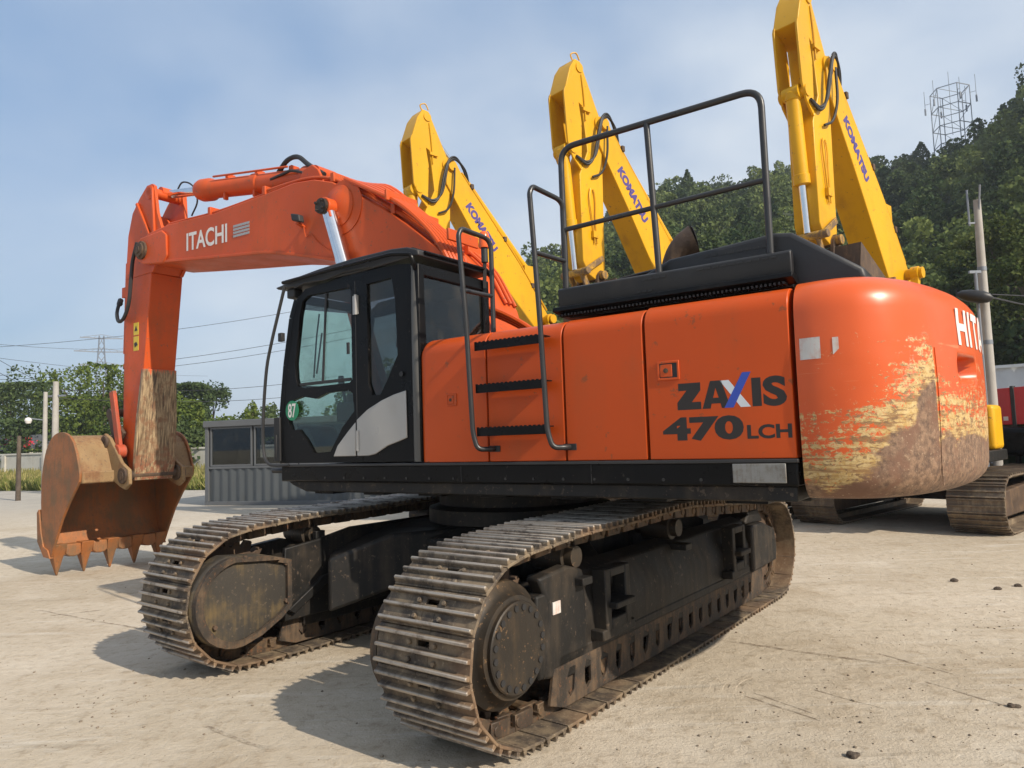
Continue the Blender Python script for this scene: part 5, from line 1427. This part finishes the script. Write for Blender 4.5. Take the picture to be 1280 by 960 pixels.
b = MB(); b.tube(spline([(6.82, AC + .18, 3.95), (6.84, AC + .18, 3.2), (6.85, AC + .18, 2.4)], 4), .018, 8); b.tube(smooth_path([(6.74, AC + .15, 5.0), (6.81, AC + .15, 4.7), (6.81, AC + .15, 4.3)], .05), .02, 8); b.box((6.77, AC + .12, 3.0), (6.86, AC + .20, 3.06)); b.box((6.74, AC + .10, 4.05), (6.88, AC + .22, 4.20)); b.build('arm_pipes', M['orange_arm'], arm)
b = MB()
b.tube(spline([(6.98, AC + .18, 3.98), (6.92, AC + .24, 3.96), (6.86, AC + .30, 3.80), (6.72, AC + .34, 3.66), (6.55, AC + .35, 3.70), (6.42, AC + .35, 3.90), (6.38, AC + .34, 4.25), (6.36, AC + .33, 4.5), (6.20, AC + .35, 4.74)], 6), .026, 8)
b.tube([(7.02, AC + .17, 4.04), (6.93, AC + .23, 3.96)], .04, 8)
b.tube(spline([(5.96, AC - .1, 5.55), (5.80, AC - .1, 5.66), (5.62, AC - .15, 5.58), (5.58, AC - .2, 5.36), (5.76, AC - .22, 5.18)], 6), .012, 8)
b.build('arm_hose', M['rubber'], arm)
# arm cylinder lying on the boom
CY = .06
a_, c_ = Vector((6.06, CY, 5.52)), Vector((2.66, CY, 4.97)); d = (c_ - a_).normalized(); L_ = (c_ - a_).length
b = MB(); b.lathe([(.84, .05), (.85, .135), (.92, .155), (1.10, .155), (1.16, .125), (2.1, .125), (2.12, .14), (2.25, .14), (2.27, .125), (L_ - .30, .125), (L_ - .28, .15), (L_ - .16, .15), (L_ - .12, .10), (L_, .10), (L_ + .01, .0)], a_, d, 32)
b.cyl(c_ + Vector((0, -.14, 0)), c_ + Vector((0, .14, 0)), .10, 20)
ac = b.build('arm_cylinder', M['orange_arm'], EX)
b = MB(); b.cyl(a_ + d * .08, a_ + d * .9, .062, 24); b.build('piston_rod', M['chrome'], ac)
b = MB(); b.cyl(a_ - Vector((0, .13, 0)), a_ + Vector((0, .13, 0)), .082, 20); b.build('rod_eye', M['orange_arm'], ac)
b = MB()
for t_ in (1.55, 2.2, 2.9): p = a_ + d * t_; b.box((p.x - .03, CY - .06, p.z + .11), (p.x + .03, CY + .06, p.z + .17)); b.box((p.x - .02, CY + .04, p.z - .19), (p.x + .02, CY + .10, p.z - .1))
b.tube([a_ + d * 1.3 + Vector((0, .1, .14)), a_ + d * 2.9 + Vector((0, .1, .14))], .015, 8)
b.build('cylinder_fittings', M['orange_arm'], ac, bevel=.008)
for s_ in (-1, 1):
    b = MB(); b.prism([(2.40, 4.74), (3.0, 4.80), (2.80, 5.03), (2.64, 5.06), (2.54, 4.98)], CY + s_ * .145, CY + s_ * .185); b.build('cylinder_bracket', M['orange_arm'], boom, bevel=.01)

# ---- bucket
BKY0, BKY1 = -.72, .97
prof = [(6.78, 1.34), (6.72, 1.50), (6.90, 1.86), (7.15, 2.0), (7.45, 1.98), (7.68, 1.78), (7.80, 1.45), (7.82, 1.05), (7.78, .65), (7.68, .42), (7.62, .34)]
bk = empty('bucket'); bk.parent = EX
sh = MB(); th = .035
inn = []; prof = prof[:1] + [(p.x, p.y) for p in spline([(q[0], q[1], 0) for q in prof[1:]], 4)]
for i, p in enumerate(prof):
    a = Vector(prof[max(i - 1, 0)]); c = Vector(prof[min(i + 1, len(prof) - 1)]); t = (c - a).normalized(); n = Vector((t.y, -t.x))
    q = Vector(p) + n * th
    if (q - Vector((7.2, 1.2))).length > (Vector(p) - Vector((7.2, 1.2))).length: q = Vector(p) - n * th
    inn.append((q.x, q.y))
sh.prism(prof + inn[::-1], BKY0 + .03, BKY1 - .03); sh.build('shell', M['bucket_back'], bk, bevel=.005)
c0 = Vector((7.2, 1.15)); i1_ = []; i2_ = []
for q in inn:
    v = Vector(q) - c0; i1_.append(tuple(c0 + v * .995)); i2_.append(tuple(c0 + v * .975))
sh = MB(); sh.prism(i1_[1:] + i2_[:0:-1], BKY0 + .034, BKY1 - .034); sh.build('inner_lining', M['bucket'], bk)
sp_ = [(6.70, 1.36), (6.70, 1.52), (6.88, 1.90), (7.14, 2.05), (7.47, 2.03), (7.72, 1.82), (7.85, 1.46), (7.87, 1.05), (7.84, .78), (7.90, .74), (7.88, .46), (7.70, .30), (7.52, .28), (7.42, .46), (7.20, .82), (6.98, 1.08)]
sp_ = [(p.x, p.y) for p in spline([(q[0], q[1], 0) for q in sp_[:8]], 4)] + sp_[8:]
for y0 in (BKY0 - .002, BKY1 - .033):
    b = MB(); b.prism(sp_, y0, y0 + .035); b.build('side_plate', M['bucket'], bk, bevel=.006)
    b = MB(); b.prism([(7.90, .95), (7.96, .90), (7.93, .48), (7.72, .27), (7.52, .26), (7.60, .38), (7.74, .42), (7.82, .6)], y0 - .018, y0 + .053); b.build('side_cutter', M['bucket'], bk, bevel=.006)
# front lip beam under the hinge
b = MB(); b.box((6.66, BKY0 + .03, 1.33), (6.80, BKY1 - .03, 1.50)); b.build('torque_beam', M['bucket_back'], bk, bevel=.02)
# cutting edge with scalloped lip shrouds
b = MB(); b.prism([(7.50, .29), (7.66, .27), (7.70, .40), (7.64, .44)], BKY0 + .03, BKY1 - .03); b.build('cutting_edge', M['bucket'], bk, bevel=.006)
for i in range(5):
    yy = BKY0 + .10 + i * (BKY1 - BKY0 - .2) / 4
    b = MB()
    vs = [(7.44, yy - .085, .42), (7.44, yy + .085, .42), (7.72, yy + .085, .42), (7.72, yy - .085, .42),
          (7.49, yy - .080, .29), (7.49, yy + .080, .29), (7.69, yy + .080, .29), (7.69, yy - .080, .29),
          (7.52, yy - .062, .22), (7.52, yy + .062, .22), (7.67, yy + .062, .22), (7.67, yy - .062, .22),
          (7.565, yy - .012, -.025), (7.565, yy + .012, -.025), (7.59, yy + .012, -.025), (7.59, yy - .012, -.025)]
    fs = [(0, 1, 2, 3), (15, 14, 13, 12)]
    for k_ in range(3):
        for j in range(4): fs.append((k_ * 4 + j, k_ * 4 + 4 + j, k_ * 4 + 4 + (j + 1) % 4, k_ * 4 + (j + 1) % 4))
    b.add([(v[0], v[1], v[2] + .03) for v in vs], fs); b.build('tooth', M['bucket'], bk, bevel=.008)
    if i < 4:
        ym = yy + (BKY1 - BKY0 - .2) / 8
        b = MB(); b.prism([(ym - .10, .44), (ym - .105, .30), (ym - .06, .262), (ym, .255), (ym + .06, .262), (ym + .105, .30), (ym + .10, .44)], 7.47, 7.69, 'yz'); b.build('lip_shroud', M['bucket'], bk, bevel=.015)
# hinge lugs and bosses
for yy in (AC - .42, AC + .37):
    b = MB(); b.prism([(6.24, 1.30), (6.36, 1.22), (6.50, 1.26), (6.82, 1.40), (7.05, 1.8), (7.08, 1.96), (6.95, 2.03), (6.80, 1.96), (6.46, 1.60), (6.26, 1.50)], yy, yy + .05); b.build('hinge_lug', M['bucket_back'], bk, bevel=.012)
    b = MB(); b.cyl((6.40, yy - .03, 1.42), (6.40, yy + .08, 1.42), .115, 24); b.build('pin_boss', M['rust'], bk, bevel=.01)
    b = MB(); b.cyl((6.92, yy - .03, 1.90), (6.92, yy + .08, 1.90), .095, 24); b.build('pin_boss', M['rust'], bk, bevel=.01)
b = MB(); b.cyl((6.40, AC - .44, 1.42), (6.40, AC + .46, 1.42), .06, 16); b.build('hinge_pin', M['rust'], bk)
b = MB(); b.cyl((6.92, AC - .42, 1.90), (6.92, AC + .45, 1.90), .055, 16); b.build('hinge_pin', M['rust'], bk)
# linkage and bucket cylinder along the front of the arm
lk = MB()
for s_ in (-1, 1):
    lk.bar((6.92, AC + s_ * .26, 1.90), (7.10, AC + s_ * .26, 2.34), .05, .13); lk.bar((7.10, AC + s_ * .29, 2.34), (6.66, AC + s_ * .29, 1.98), .05, .12)
lk.cyl((7.10, AC - .3, 2.34), (7.10, AC + .3, 2.34), .06, 16)
lko = lk.build('bucket_linkage', M['rust'], EX, bevel=.012)
b = MB(); q0, q1 = Vector((7.10, AC, 2.34)), Vector((7.00, AC, 4.62)); d = (q1 - q0).normalized()
b.cyl(q0 + d * .9, q1, .095, 20); bc_ = b.build('bucket_cylinder', M['orange_arm'], EX)
b = MB(); b.cyl(q0, q0 + d * .92, .055, 20); b.build('piston_rod', M['chrome'], bc_)
b = MB(); b.bar((6.66, AC + .34, 1.74), (6.86, AC + .35, 2.64), .055, .11); b.cyl((6.66, AC + .28, 1.76), (6.66, AC + .40, 1.76), .10, 18); b.build('side_link', M['rlink'], lko, bevel=.01)

# =================================================================== YELLOW EXCAVATORS
def yellow_machine():
    o = empty('yellow_excavator', (0, 0, 0)); W_ = .24
    # undercarriage
    def loop(n=44):
        P = []
        for i in range(11):
            a = rad(-90 - 180 * i / 10); P.append((-2.75 + .44 * math.cos(a), .47 + .44 * math.sin(a)))
        for i in range(11):
            a = rad(90 - 180 * i / 10); P.append((.95 + .44 * math.cos(a), .47 + .44 * math.sin(a)))
        return resample(P, n)
    for s_ in (-1, 1):
        yc = s_ * 1.30; segs, tot = loop(); b = MB()
        for a, c in segs:
            d = (c - a).normalized(); m_ = (a + c) / 2; n = Vector((m_.x - max(-2.75, min(.95, m_.x)), 0, m_.z - .47)); n = (n - d * n.dot(d)).normalized()
            mid = m_ + Vector((0, yc, 0))
            b.bar(a + Vector((0, yc, 0)), c + Vector((0, yc, 0)), .80, .025, n)
            for t_ in (.06, .5, .94):
                q = a.lerp(c, t_) + Vector((0, yc, 0)) + n * .022
                b.bar(q - Vector((0, .395, 0)), q + Vector((0, .395, 0)), .022, .04, n)
            for sy in (-.07, .07): b.bar(a - n * .06 + Vector((0, yc + sy * 1.6, 0)), c - n * .06 + Vector((0, yc + sy * 1.6, 0)), .04, .09, n)
            b.cyl(m_ + Vector((0, yc - .13, 0)) , m_ + Vector((0, yc - .13, 0)) + n * .03, .025, 6); b.cyl(m_ + Vector((0, yc + .13, 0)), m_ + Vector((0, yc + .13, 0)) + n * .03, .025, 6)
        t = b.build('track', M['track'], o)
        b = MB(); b.prism([(-2.5, .22), (.9, .22), (1.1, .45), (.9, .62), (-2.4, .74)], yc - .2, yc + .2); b.build('track_frame', M['rust'], o, bevel=.02)
        for x in (-2.75, .95):
            b = MB(); b.lathe([(-.1, .1), (-.09, .36), (.09, .36), (.1, .1)], (x, yc, .47), (0, 1, 0), 24); b.lathe([(0, .24), (.18, .22), (.2, .1)], (x, yc, .47), (0, s_, 0), 24); b.build('wheel', M['rust'], o)
    b = MB(); b.prism([(-2.0, .45), (.3, .45), (.1, .85), (-1.8, .85)], -1.12, 1.12); b.build('car_body', M['frame_black'], o, bevel=.02)
    b = MB(); b.cyl((-.8, 0, .85), (-.8, 0, 1.12), .65, 32); b.build('slewing_ring', M['frame_black'], o)
    # upper structure
    b = MB(); b.box((-2.2, -1.45, 1.12), (1.75, .70, 1.30)); b.box((-.15, .701, 1.12), (1.75, 1.42, 1.30)); b.build('deck', M['frame_black'], o, bevel=.02)
    b = MB(); b.box((-2.1, -1.44, 1.302), (.45, -.45, 1.9)); b.box((-.12, .70, 1.302), (.40, 1.40, 2.05)); b.box((-2.1, -.45, 1.302), (-.55, .72, 1.52)); bo_ = b.build('body', M['yellow'], o, bevel=.07, seg=3)
    b = MB(); b.prism([(-1.42, 2.1), (-.9, 2.1), (.2, 1.9), (.7, 1.45), (.7, 1.302), (-1.42, 1.302)], -1.44, -.45); 
    b = MB(); b.box((.5, -1.40, 1.302), (1.7, -.5, 1.75)); b.build('tank', M['yellow'], o, bevel=.05, seg=3)
    b = MB(); b.box((-1.9, -.44, 1.52), (-.9, .65, 1.60)); b.build('engine_hood', M['black'], o, bevel=.05)
    b = MB(); pts = [(-2.0, 1.45), (-2.5, 1.4), (-2.8, 1.0), (-2.92, .4), (-2.92, -.4), (-2.8, -1.0), (-2.5, -1.4), (-2.0, -1.45)]
    b.prism(pts, 1.1, 1.66, 'xy'); b.build('counterweight', M['black'], o, bevel=.12, seg=3)
    cb_ = MB(); ol = [(.85, 1.31), (2.05, 1.31), (2.12, 1.8), (2.0, 2.5), (1.75, 3.0), (.90, 3.02)]
    h1 = [(.94, 2.0), (1.18, 2.0), (1.18, 2.9), (.97, 2.9)]; h2 = [(1.25, 1.55), (1.95, 1.55), (1.98, 1.85), (1.88, 2.5), (1.68, 2.9), (1.25, 2.9)]
    cb_.holed(ol, [h1, h2], 1.16, 1.20); cb_.holed(ol, [h1, h2], .43, .47)
    cb_.box((.85, .471, 1.31), (.90, 1.159, 2.0)); cb_.box((.88, .471, 2.9), (1.75, 1.159, 3.0)); cb_.box((2.0, .471, 1.31), (2.06, 1.159, 1.7))
    cbo = cb_.build('cab', M['yellow'], o, bevel=.01)
    for h in (h1, h2):
        for y in (.45, 1.18): MB().prism(h, y - .003, y + .003).build('window', M['glass_dark'], cbo)
    MB().box((.80, .40, 3.0), (1.85, 1.23, 3.07)).build('cab_roof', M['yellow'], cbo, bevel=.02)
    MB().add([(2.1, .48, 1.75), (2.1, 1.15, 1.75), (1.97, 1.15, 2.5), (1.97, .48, 2.5), (1.74, 1.15, 2.95), (1.74, .48, 2.95)], [(0, 1, 2, 3), (3, 2, 4, 5)]).build('windscreen', M['glass_dark'], cbo)
    # boom
    bm = MB(); P = [(3.02, 7.66), (3.14, 7.52), (3.14, 7.10), (2.34, 5.98), (1.76, 5.12), (1.12, 4.15), (.82, 3.2), (.55, 2.0), (.15, 1.85), (0, 2.1), (-.02, 3.4), (.20, 4.45), (1.15, 5.68), (2.73, 7.40), (2.88, 7.62)]
    bm.prism(P, -W_, W_); bo = bm.build('boom', M['yellow'], o, bevel=.012)
    b = MB(); b.cyl((3.0, -W_ - .06, 7.50), (3.0, W_ + .06, 7.50), .11, 20); b.build('boom_pin', M['yellow'], bo)
    # lettering reads down the boom
    ux = Vector((-.64, 0, -.768)); uy = Vector((-.768, 0, .64))
    text_mesh('KOMATSU', Vector((2.66, W_ + .001, 6.70)), ux, uy, 1.16, .20, M['navy'], bo, bold=.06, depth=.003)
    b = MB()
    for dy in (.04, .12): b.tube(spline([(2.70, W_ - dy, 7.44), (2.0, W_ - dy, 6.68), (1.1, W_ - dy, 5.70), (.3, W_ - dy, 4.70)], 4), .02, 6)
    b.tube(spline([(2.72, -W_ + .05, 7.46), (2.0, -W_ + .05, 6.7), (1.1, -W_ + .05, 5.72)], 4), .02, 6)
    b.build('boom_pipes', M['yellow'], bo)
    b = MB()
    for x, z in ((2.45, 7.17), (1.55, 6.17), (.75, 5.22)): b.box((x - .04, W_ - .16, z - .05), (x + .04, W_ + .02, z + .06))
    b.build('pipe_clamps', M['rust'], bo, bevel=.01)
    b = MB(); b.cyl((.40, -W_ - .28, 4.45), (.40, W_ + .28, 4.45), .10, 18); b.build('cylinder_boss', M['yellow'], bo)
    for s_ in (-1, 1):
        a, c = Vector((.42, s_ * (W_ + .16), 4.45)), Vector((1.1, s_ * (W_ + .16), 1.5)); d = (c - a).normalized()
        b = MB(); b.cyl(a + d * 1.35, c, .09, 18); b.cyl(a - Vector((0, .06, 0)), a + Vector((0, .06, 0)), .12, 18); b.bar(a, a + d * .22, .12, .12); q = b.build('boom_cylinder', M['yellow'], o)
        MB().cyl(a + d * .1, a + d * 1.4, .05, 16).build('piston_rod', M['chrome'], q)
    # arm cylinder on the back of the boom
    a, c = Vector((3.45, 0, 8.32)), Vector((.72, 0, 5.62)); d = (c - a).normalized()
    b = MB(); b.cyl(a + d * 1.4, c, .095, 18); b.box((.62, -.15, 5.2), (.9, .15, 5.7)); q = b.build('arm_cylinder', M['yellow'], o)
    MB().cyl(a, a + d * 1.45, .055, 16).build('piston_rod', M['chrome'], q)
    # arm
    AW = .20
    ar = empty('arm'); ar.parent = o
    solid = [(3.52, 8.55), (3.66, 8.56), (3.80, 8.36), (3.96, 7.90), (3.52, 7.72), (3.42, 6.9), (3.66, 6.42), (3.66, 4.85), (3.52, 4.62), (3.36, 4.55), (3.14, 4.62), (3.08, 4.80), (3.02, 6.9), (3.06, 7.65)]
    b = MB(); b.prism(solid, -AW, AW); b.build('arm_beam', M['yellow'], ar, bevel=.012)
    for s_ in (-1, 1):
        b = MB(); b.prism([(3.60, 8.40), (3.96, 7.92), (3.98, 7.85), (3.92, 6.95), (3.80, 6.62), (3.62, 6.45), (3.58, 7.2)], s_ * AW, s_ * (AW - .03)) if False else b.prism([(3.70, 8.30), (3.965, 7.92), (3.985, 7.85), (3.93, 6.95), (3.82, 6.70), (3.60, 6.50), (3.55, 7.4)], s_ * (AW + .002), s_ * (AW - .035)); b.build('channel_plate', M['yellow'], ar, bevel=.006)
    b = MB(); b.cyl((3.80, -AW - .02, 6.86), (3.80, AW + .02, 6.86), .09, 16); b.cyl((3.08, -AW - .03, 7.5), (3.08, AW + .03, 7.5), .13, 20); b.cyl((3.56, -AW - .02, 8.42), (3.56, AW + .02, 8.42), .09, 16); b.build('arm_pins', M['yellow'], ar)
    b = MB(); b.tube(spline([(3.52, AW + .01, 8.3), (3.48, AW + .02, 7.9), (3.46, AW + .02, 7.45)], 4), .014, 6); b.box((3.34, AW, 7.62), (3.54, AW + .05, 7.68)); b.tube(spline([(3.42, AW + .02, 6.2), (3.46, AW + .03, 6.0), (3.40, AW + .03, 5.6), (3.36, AW + .03, 5.2)], 4), .014, 6); b.tube(spline([(3.34, AW + .02, 6.2), (3.30, AW + .03, 6.0), (3.32, AW + .03, 5.6), (3.30, AW + .03, 5.2)], 4), .014, 6); b.box((3.28, AW, 5.3), (3.42, AW + .06, 5.42)); b.tube(spline([(3.60, .1, 8.56), (3.66, .1, 8.68), (3.56, .14, 8.72), (3.50, .16, 8.6)], 5), .014, 6); b.build('arm_pipes', M['yellow'], ar)
    b = MB()
    for k_ in range(2):
        e = .045 * k_
        b.tube(spline([(2.50 - e, W_ - .10, 7.22), (2.66 - e, W_ - .02, 7.50), (2.92, W_ + .06, 7.68 - e), (3.14, W_ + .10, 7.56 - e), (3.26 - e, W_ + .08, 7.2), (3.34 - e, W_ + .04, 6.80 + e), (3.50, AW + .05, 6.62 + e), (3.76, AW + .03, 6.72)], 6), .024, 8)
    b.tube(spline([(2.96, W_ + .06, 7.45), (3.02, W_ + .08, 6.9), (3.14, W_ + .04, 6.55), (3.36, AW + .04, 6.42)], 6), .022, 8)
    b.build('hoses', M['rubber'], ar)
    # bucket cylinder in front of the arm
    a, c = Vector((3.86, 0, 6.86)), Vector((3.66, 0, 4.72)); d = (c - a).normalized()
    b = MB(); b.lathe([(-.05, .08), (0, .125), (.1, .125), (.12, .11), (1.25, .11), (1.26, .125), (1.4, .125), (1.42, .06)], a, d, 22); b.cyl(a - Vector((0, .13, 0)), a + Vector((0, .13, 0)), .11, 18); q = b.build('bucket_cylinder', M['yellow'], o)
    MB().cyl(a + d * 1.40, c, .055, 16).build('piston_rod', M['chrome'], q)
    # linkage and tucked-in bucket
    b = MB()
    for s_ in (-1, 1): b.bar((3.66, s_ * .24, 4.66), (3.18, s_ * .24, 4.95), .04, .10); b.bar((3.66, s_ * .15, 4.66), (3.30, s_ * .15, 4.02), .04, .12)
    b.cyl((3.66, -.32, 4.66), (3.66, .32, 4.66), .065, 14); b.cyl((3.24, -.34, 4.62), (3.24, .34, 4.62), .08, 14)
    b.build('bucket_linkage', M['ydirty'], o, bevel=.008)
    bk2 = empty('bucket'); bk2.parent = o
    pr = [(3.32, 4.50), (3.40, 4.15), (3.30, 3.75), (3.05, 3.42), (2.70, 3.25), (2.40, 3.30), (2.20, 3.50), (2.05, 3.85)]
    ir = [(2.10, 3.87), (2.24, 3.54), (2.42, 3.34), (2.70, 3.29), (3.02, 3.46), (3.26, 3.77), (3.36, 4.15), (3.28, 4.48)]
    b = MB(); b.prism(pr + ir, -.62, .62); b.build('shell', M['rust'], bk2)
    for s_ in (-.64, .61):
        b = MB(); b.prism(pr, s_, s_ + .03); b.build('side_plate', M['rust'], bk2)
    for i in range(5):
        y = -.55 + i * .275; MB().prism([(2.0, 3.86), (2.16, 3.86), (1.98, 4.15), (1.93, 4.15)], y - .05, y + .05).build('tooth', M['bucket'], bk2)
    for y in (-.25, .2):
        b = MB(); b.prism([(3.24, 4.72), (3.14, 4.62), (2.9, 3.6), (3.3, 3.7), (3.45, 4.1), (3.34, 4.62)], y, y + .05); b.build('hinge_lug', M['rust'], bk2)
    # tread on the near left corner of the deck
    b = MB(); b.box((1.76, .5, 1.14), (1.90, 1.30, 1.28)); b.build('front_step', M['yellow'], o, bevel=.02)
    return o
Y1 = yellow_machine()
YG = 'yellow excavators parked in a row behind'
HD = rad(-138)
spec = [((7.30, 13.15), HD, 'yellow excavator on the right whose raised arm leaves the top of the picture'),
        ((3.92, 15.03), HD, 'yellow excavator in the middle, its arm rising behind the tall guard rail'),
        ((0.95, 16.80), HD, 'yellow excavator on the left, its arm rising behind the cab and hoses')]
ZS = [0.0, 0.0, 0.0]
for i, (xy, a, lb) in enumerate(spec):
    o = Y1 if i == 0 else copy_tree(Y1)
    o.location = (*xy, ZS[i]); o.rotation_euler = (0, 0, a); tag(o, lb, 'excavator', YG)

# ------------------------------------------------------------------ dirt on the yard
def clod(px, py, s, label, seed):
    r = random.Random(seed); p = fw + rt * ((px - 640) / F_PX) - up * ((py - 480) / F_PX); p = Vector((0, 0, CAM_H)) + p * (-CAM_H / p.z)
    bm = bmesh.new(); bmesh.ops.create_icosphere(bm, subdivisions=3, radius=s)
    for v in bm.verts:
        k = 1 + .25 * math.sin(v.co.x * 70 / s * .05 + seed) + r.uniform(-.12, .12); v.co *= k; v.co.z *= .62; v.co.x *= 1.3
    me = bpy.data.meshes.new('dirt_clod'); bm.to_mesh(me); bm.free(); me.materials.append(M['clod'])
    o = bpy.data.objects.new('dirt_clod', me); col.objects.link(o); o.location = (p.x, p.y, s * .30); o.rotation_euler = (0, 0, r.uniform(0, 6)); tag(o, label, 'clod', 'dark clods lying on the yard')
M['clod'] = worn('dark_dry_soil', (.085, .062, .045), (.15, .12, .09), .5, 20, .95, 0, .2, .6)
for i, (px, py, s, lb) in enumerate([(1067, 946, .028, 'largest dark clod near the bottom edge, right of the near track'), (1193, 727, .035, 'dark clod farthest back on the sunny yard'),
        (1247, 737, .032, 'dark clod lying left of the one at the right edge'), (1272, 733, .032, 'dark clod nearest the right edge'), (1268, 884, .024, 'small clod at the right end of a long scrape mark')]):
    clod(px, py, s, lb, i)
M['grit'] = worn('dry_crumbs', (.16, .125, .09), (.30, .25, .18), .5, 9, .95, 0, .3, .4)
def debris():
    rng = np.random.default_rng(21); V, F = [], []; n = 1500
    ico = bmesh.new(); bmesh.ops.create_icosphere(ico, subdivisions=1, radius=1); ico.verts.ensure_lookup_table()
    iv = np.array([v.co[:] for v in ico.verts]); ifc = np.array([[v.index for v in f.verts] for f in ico.faces]); ico.free()
    P = np.stack([rng.uniform(-6, 9, n), 2.2 + 12 * rng.random(n) ** 1.5], 1)
    # more of them in loose drifts
    dr = np.array([(1.9, 4.4), (3.4, 5.5), (4.5, 6.5), (-1.5, 3.4), (-3, 5), (3.0, 4.0)])
    m_ = rng.random(n) < .55; P[m_] = dr[rng.integers(0, len(dr), m_.sum())] + rng.normal(size=(m_.sum(), 2)) * np.array([.7, .35])
    s = .003 + .009 * rng.random(n) ** 4
    for i in range(n):
        v = iv * (s[i] * rng.uniform(.7, 1.3, (len(iv), 3))) ; v[:, 2] *= .6
        V.append(v + np.array([P[i, 0], P[i, 1], s[i] * .25])); F.append(ifc + i * len(iv))
    o = mesh_np('gravel', np.concatenate(V), np.concatenate(F), M['grit']); tag(o, 'loose grit and crumbs of soil scattered on the yard', 'gravel', kind='stuff')
debris()

# ------------------------------------------------------------------ thin summer haze
hz = MB().box((-330, -30, -1.0), (300, 360, 92)).build('haze', M['wire'])
hz.data.materials.clear()
hm = bpy.data.materials.new('haze_air'); hm.use_nodes = True; hn = hm.node_tree; hn.nodes.remove(hn.nodes['Principled BSDF'])
pv = hn.nodes.new('ShaderNodeVolumePrincipled'); pv.inputs['Color'].default_value = (.86, .92, 1.0, 1); pv.inputs['Density'].default_value = .0006; pv.inputs['Anisotropy'].default_value = .2
hn.links.new(pv.outputs[0], hn.nodes['Material Output'].inputs['Volume'])
hz.data.materials.append(hm)
tag(hz, 'pale summer haze hanging over the yard and the hill', 'haze', kind='stuff')
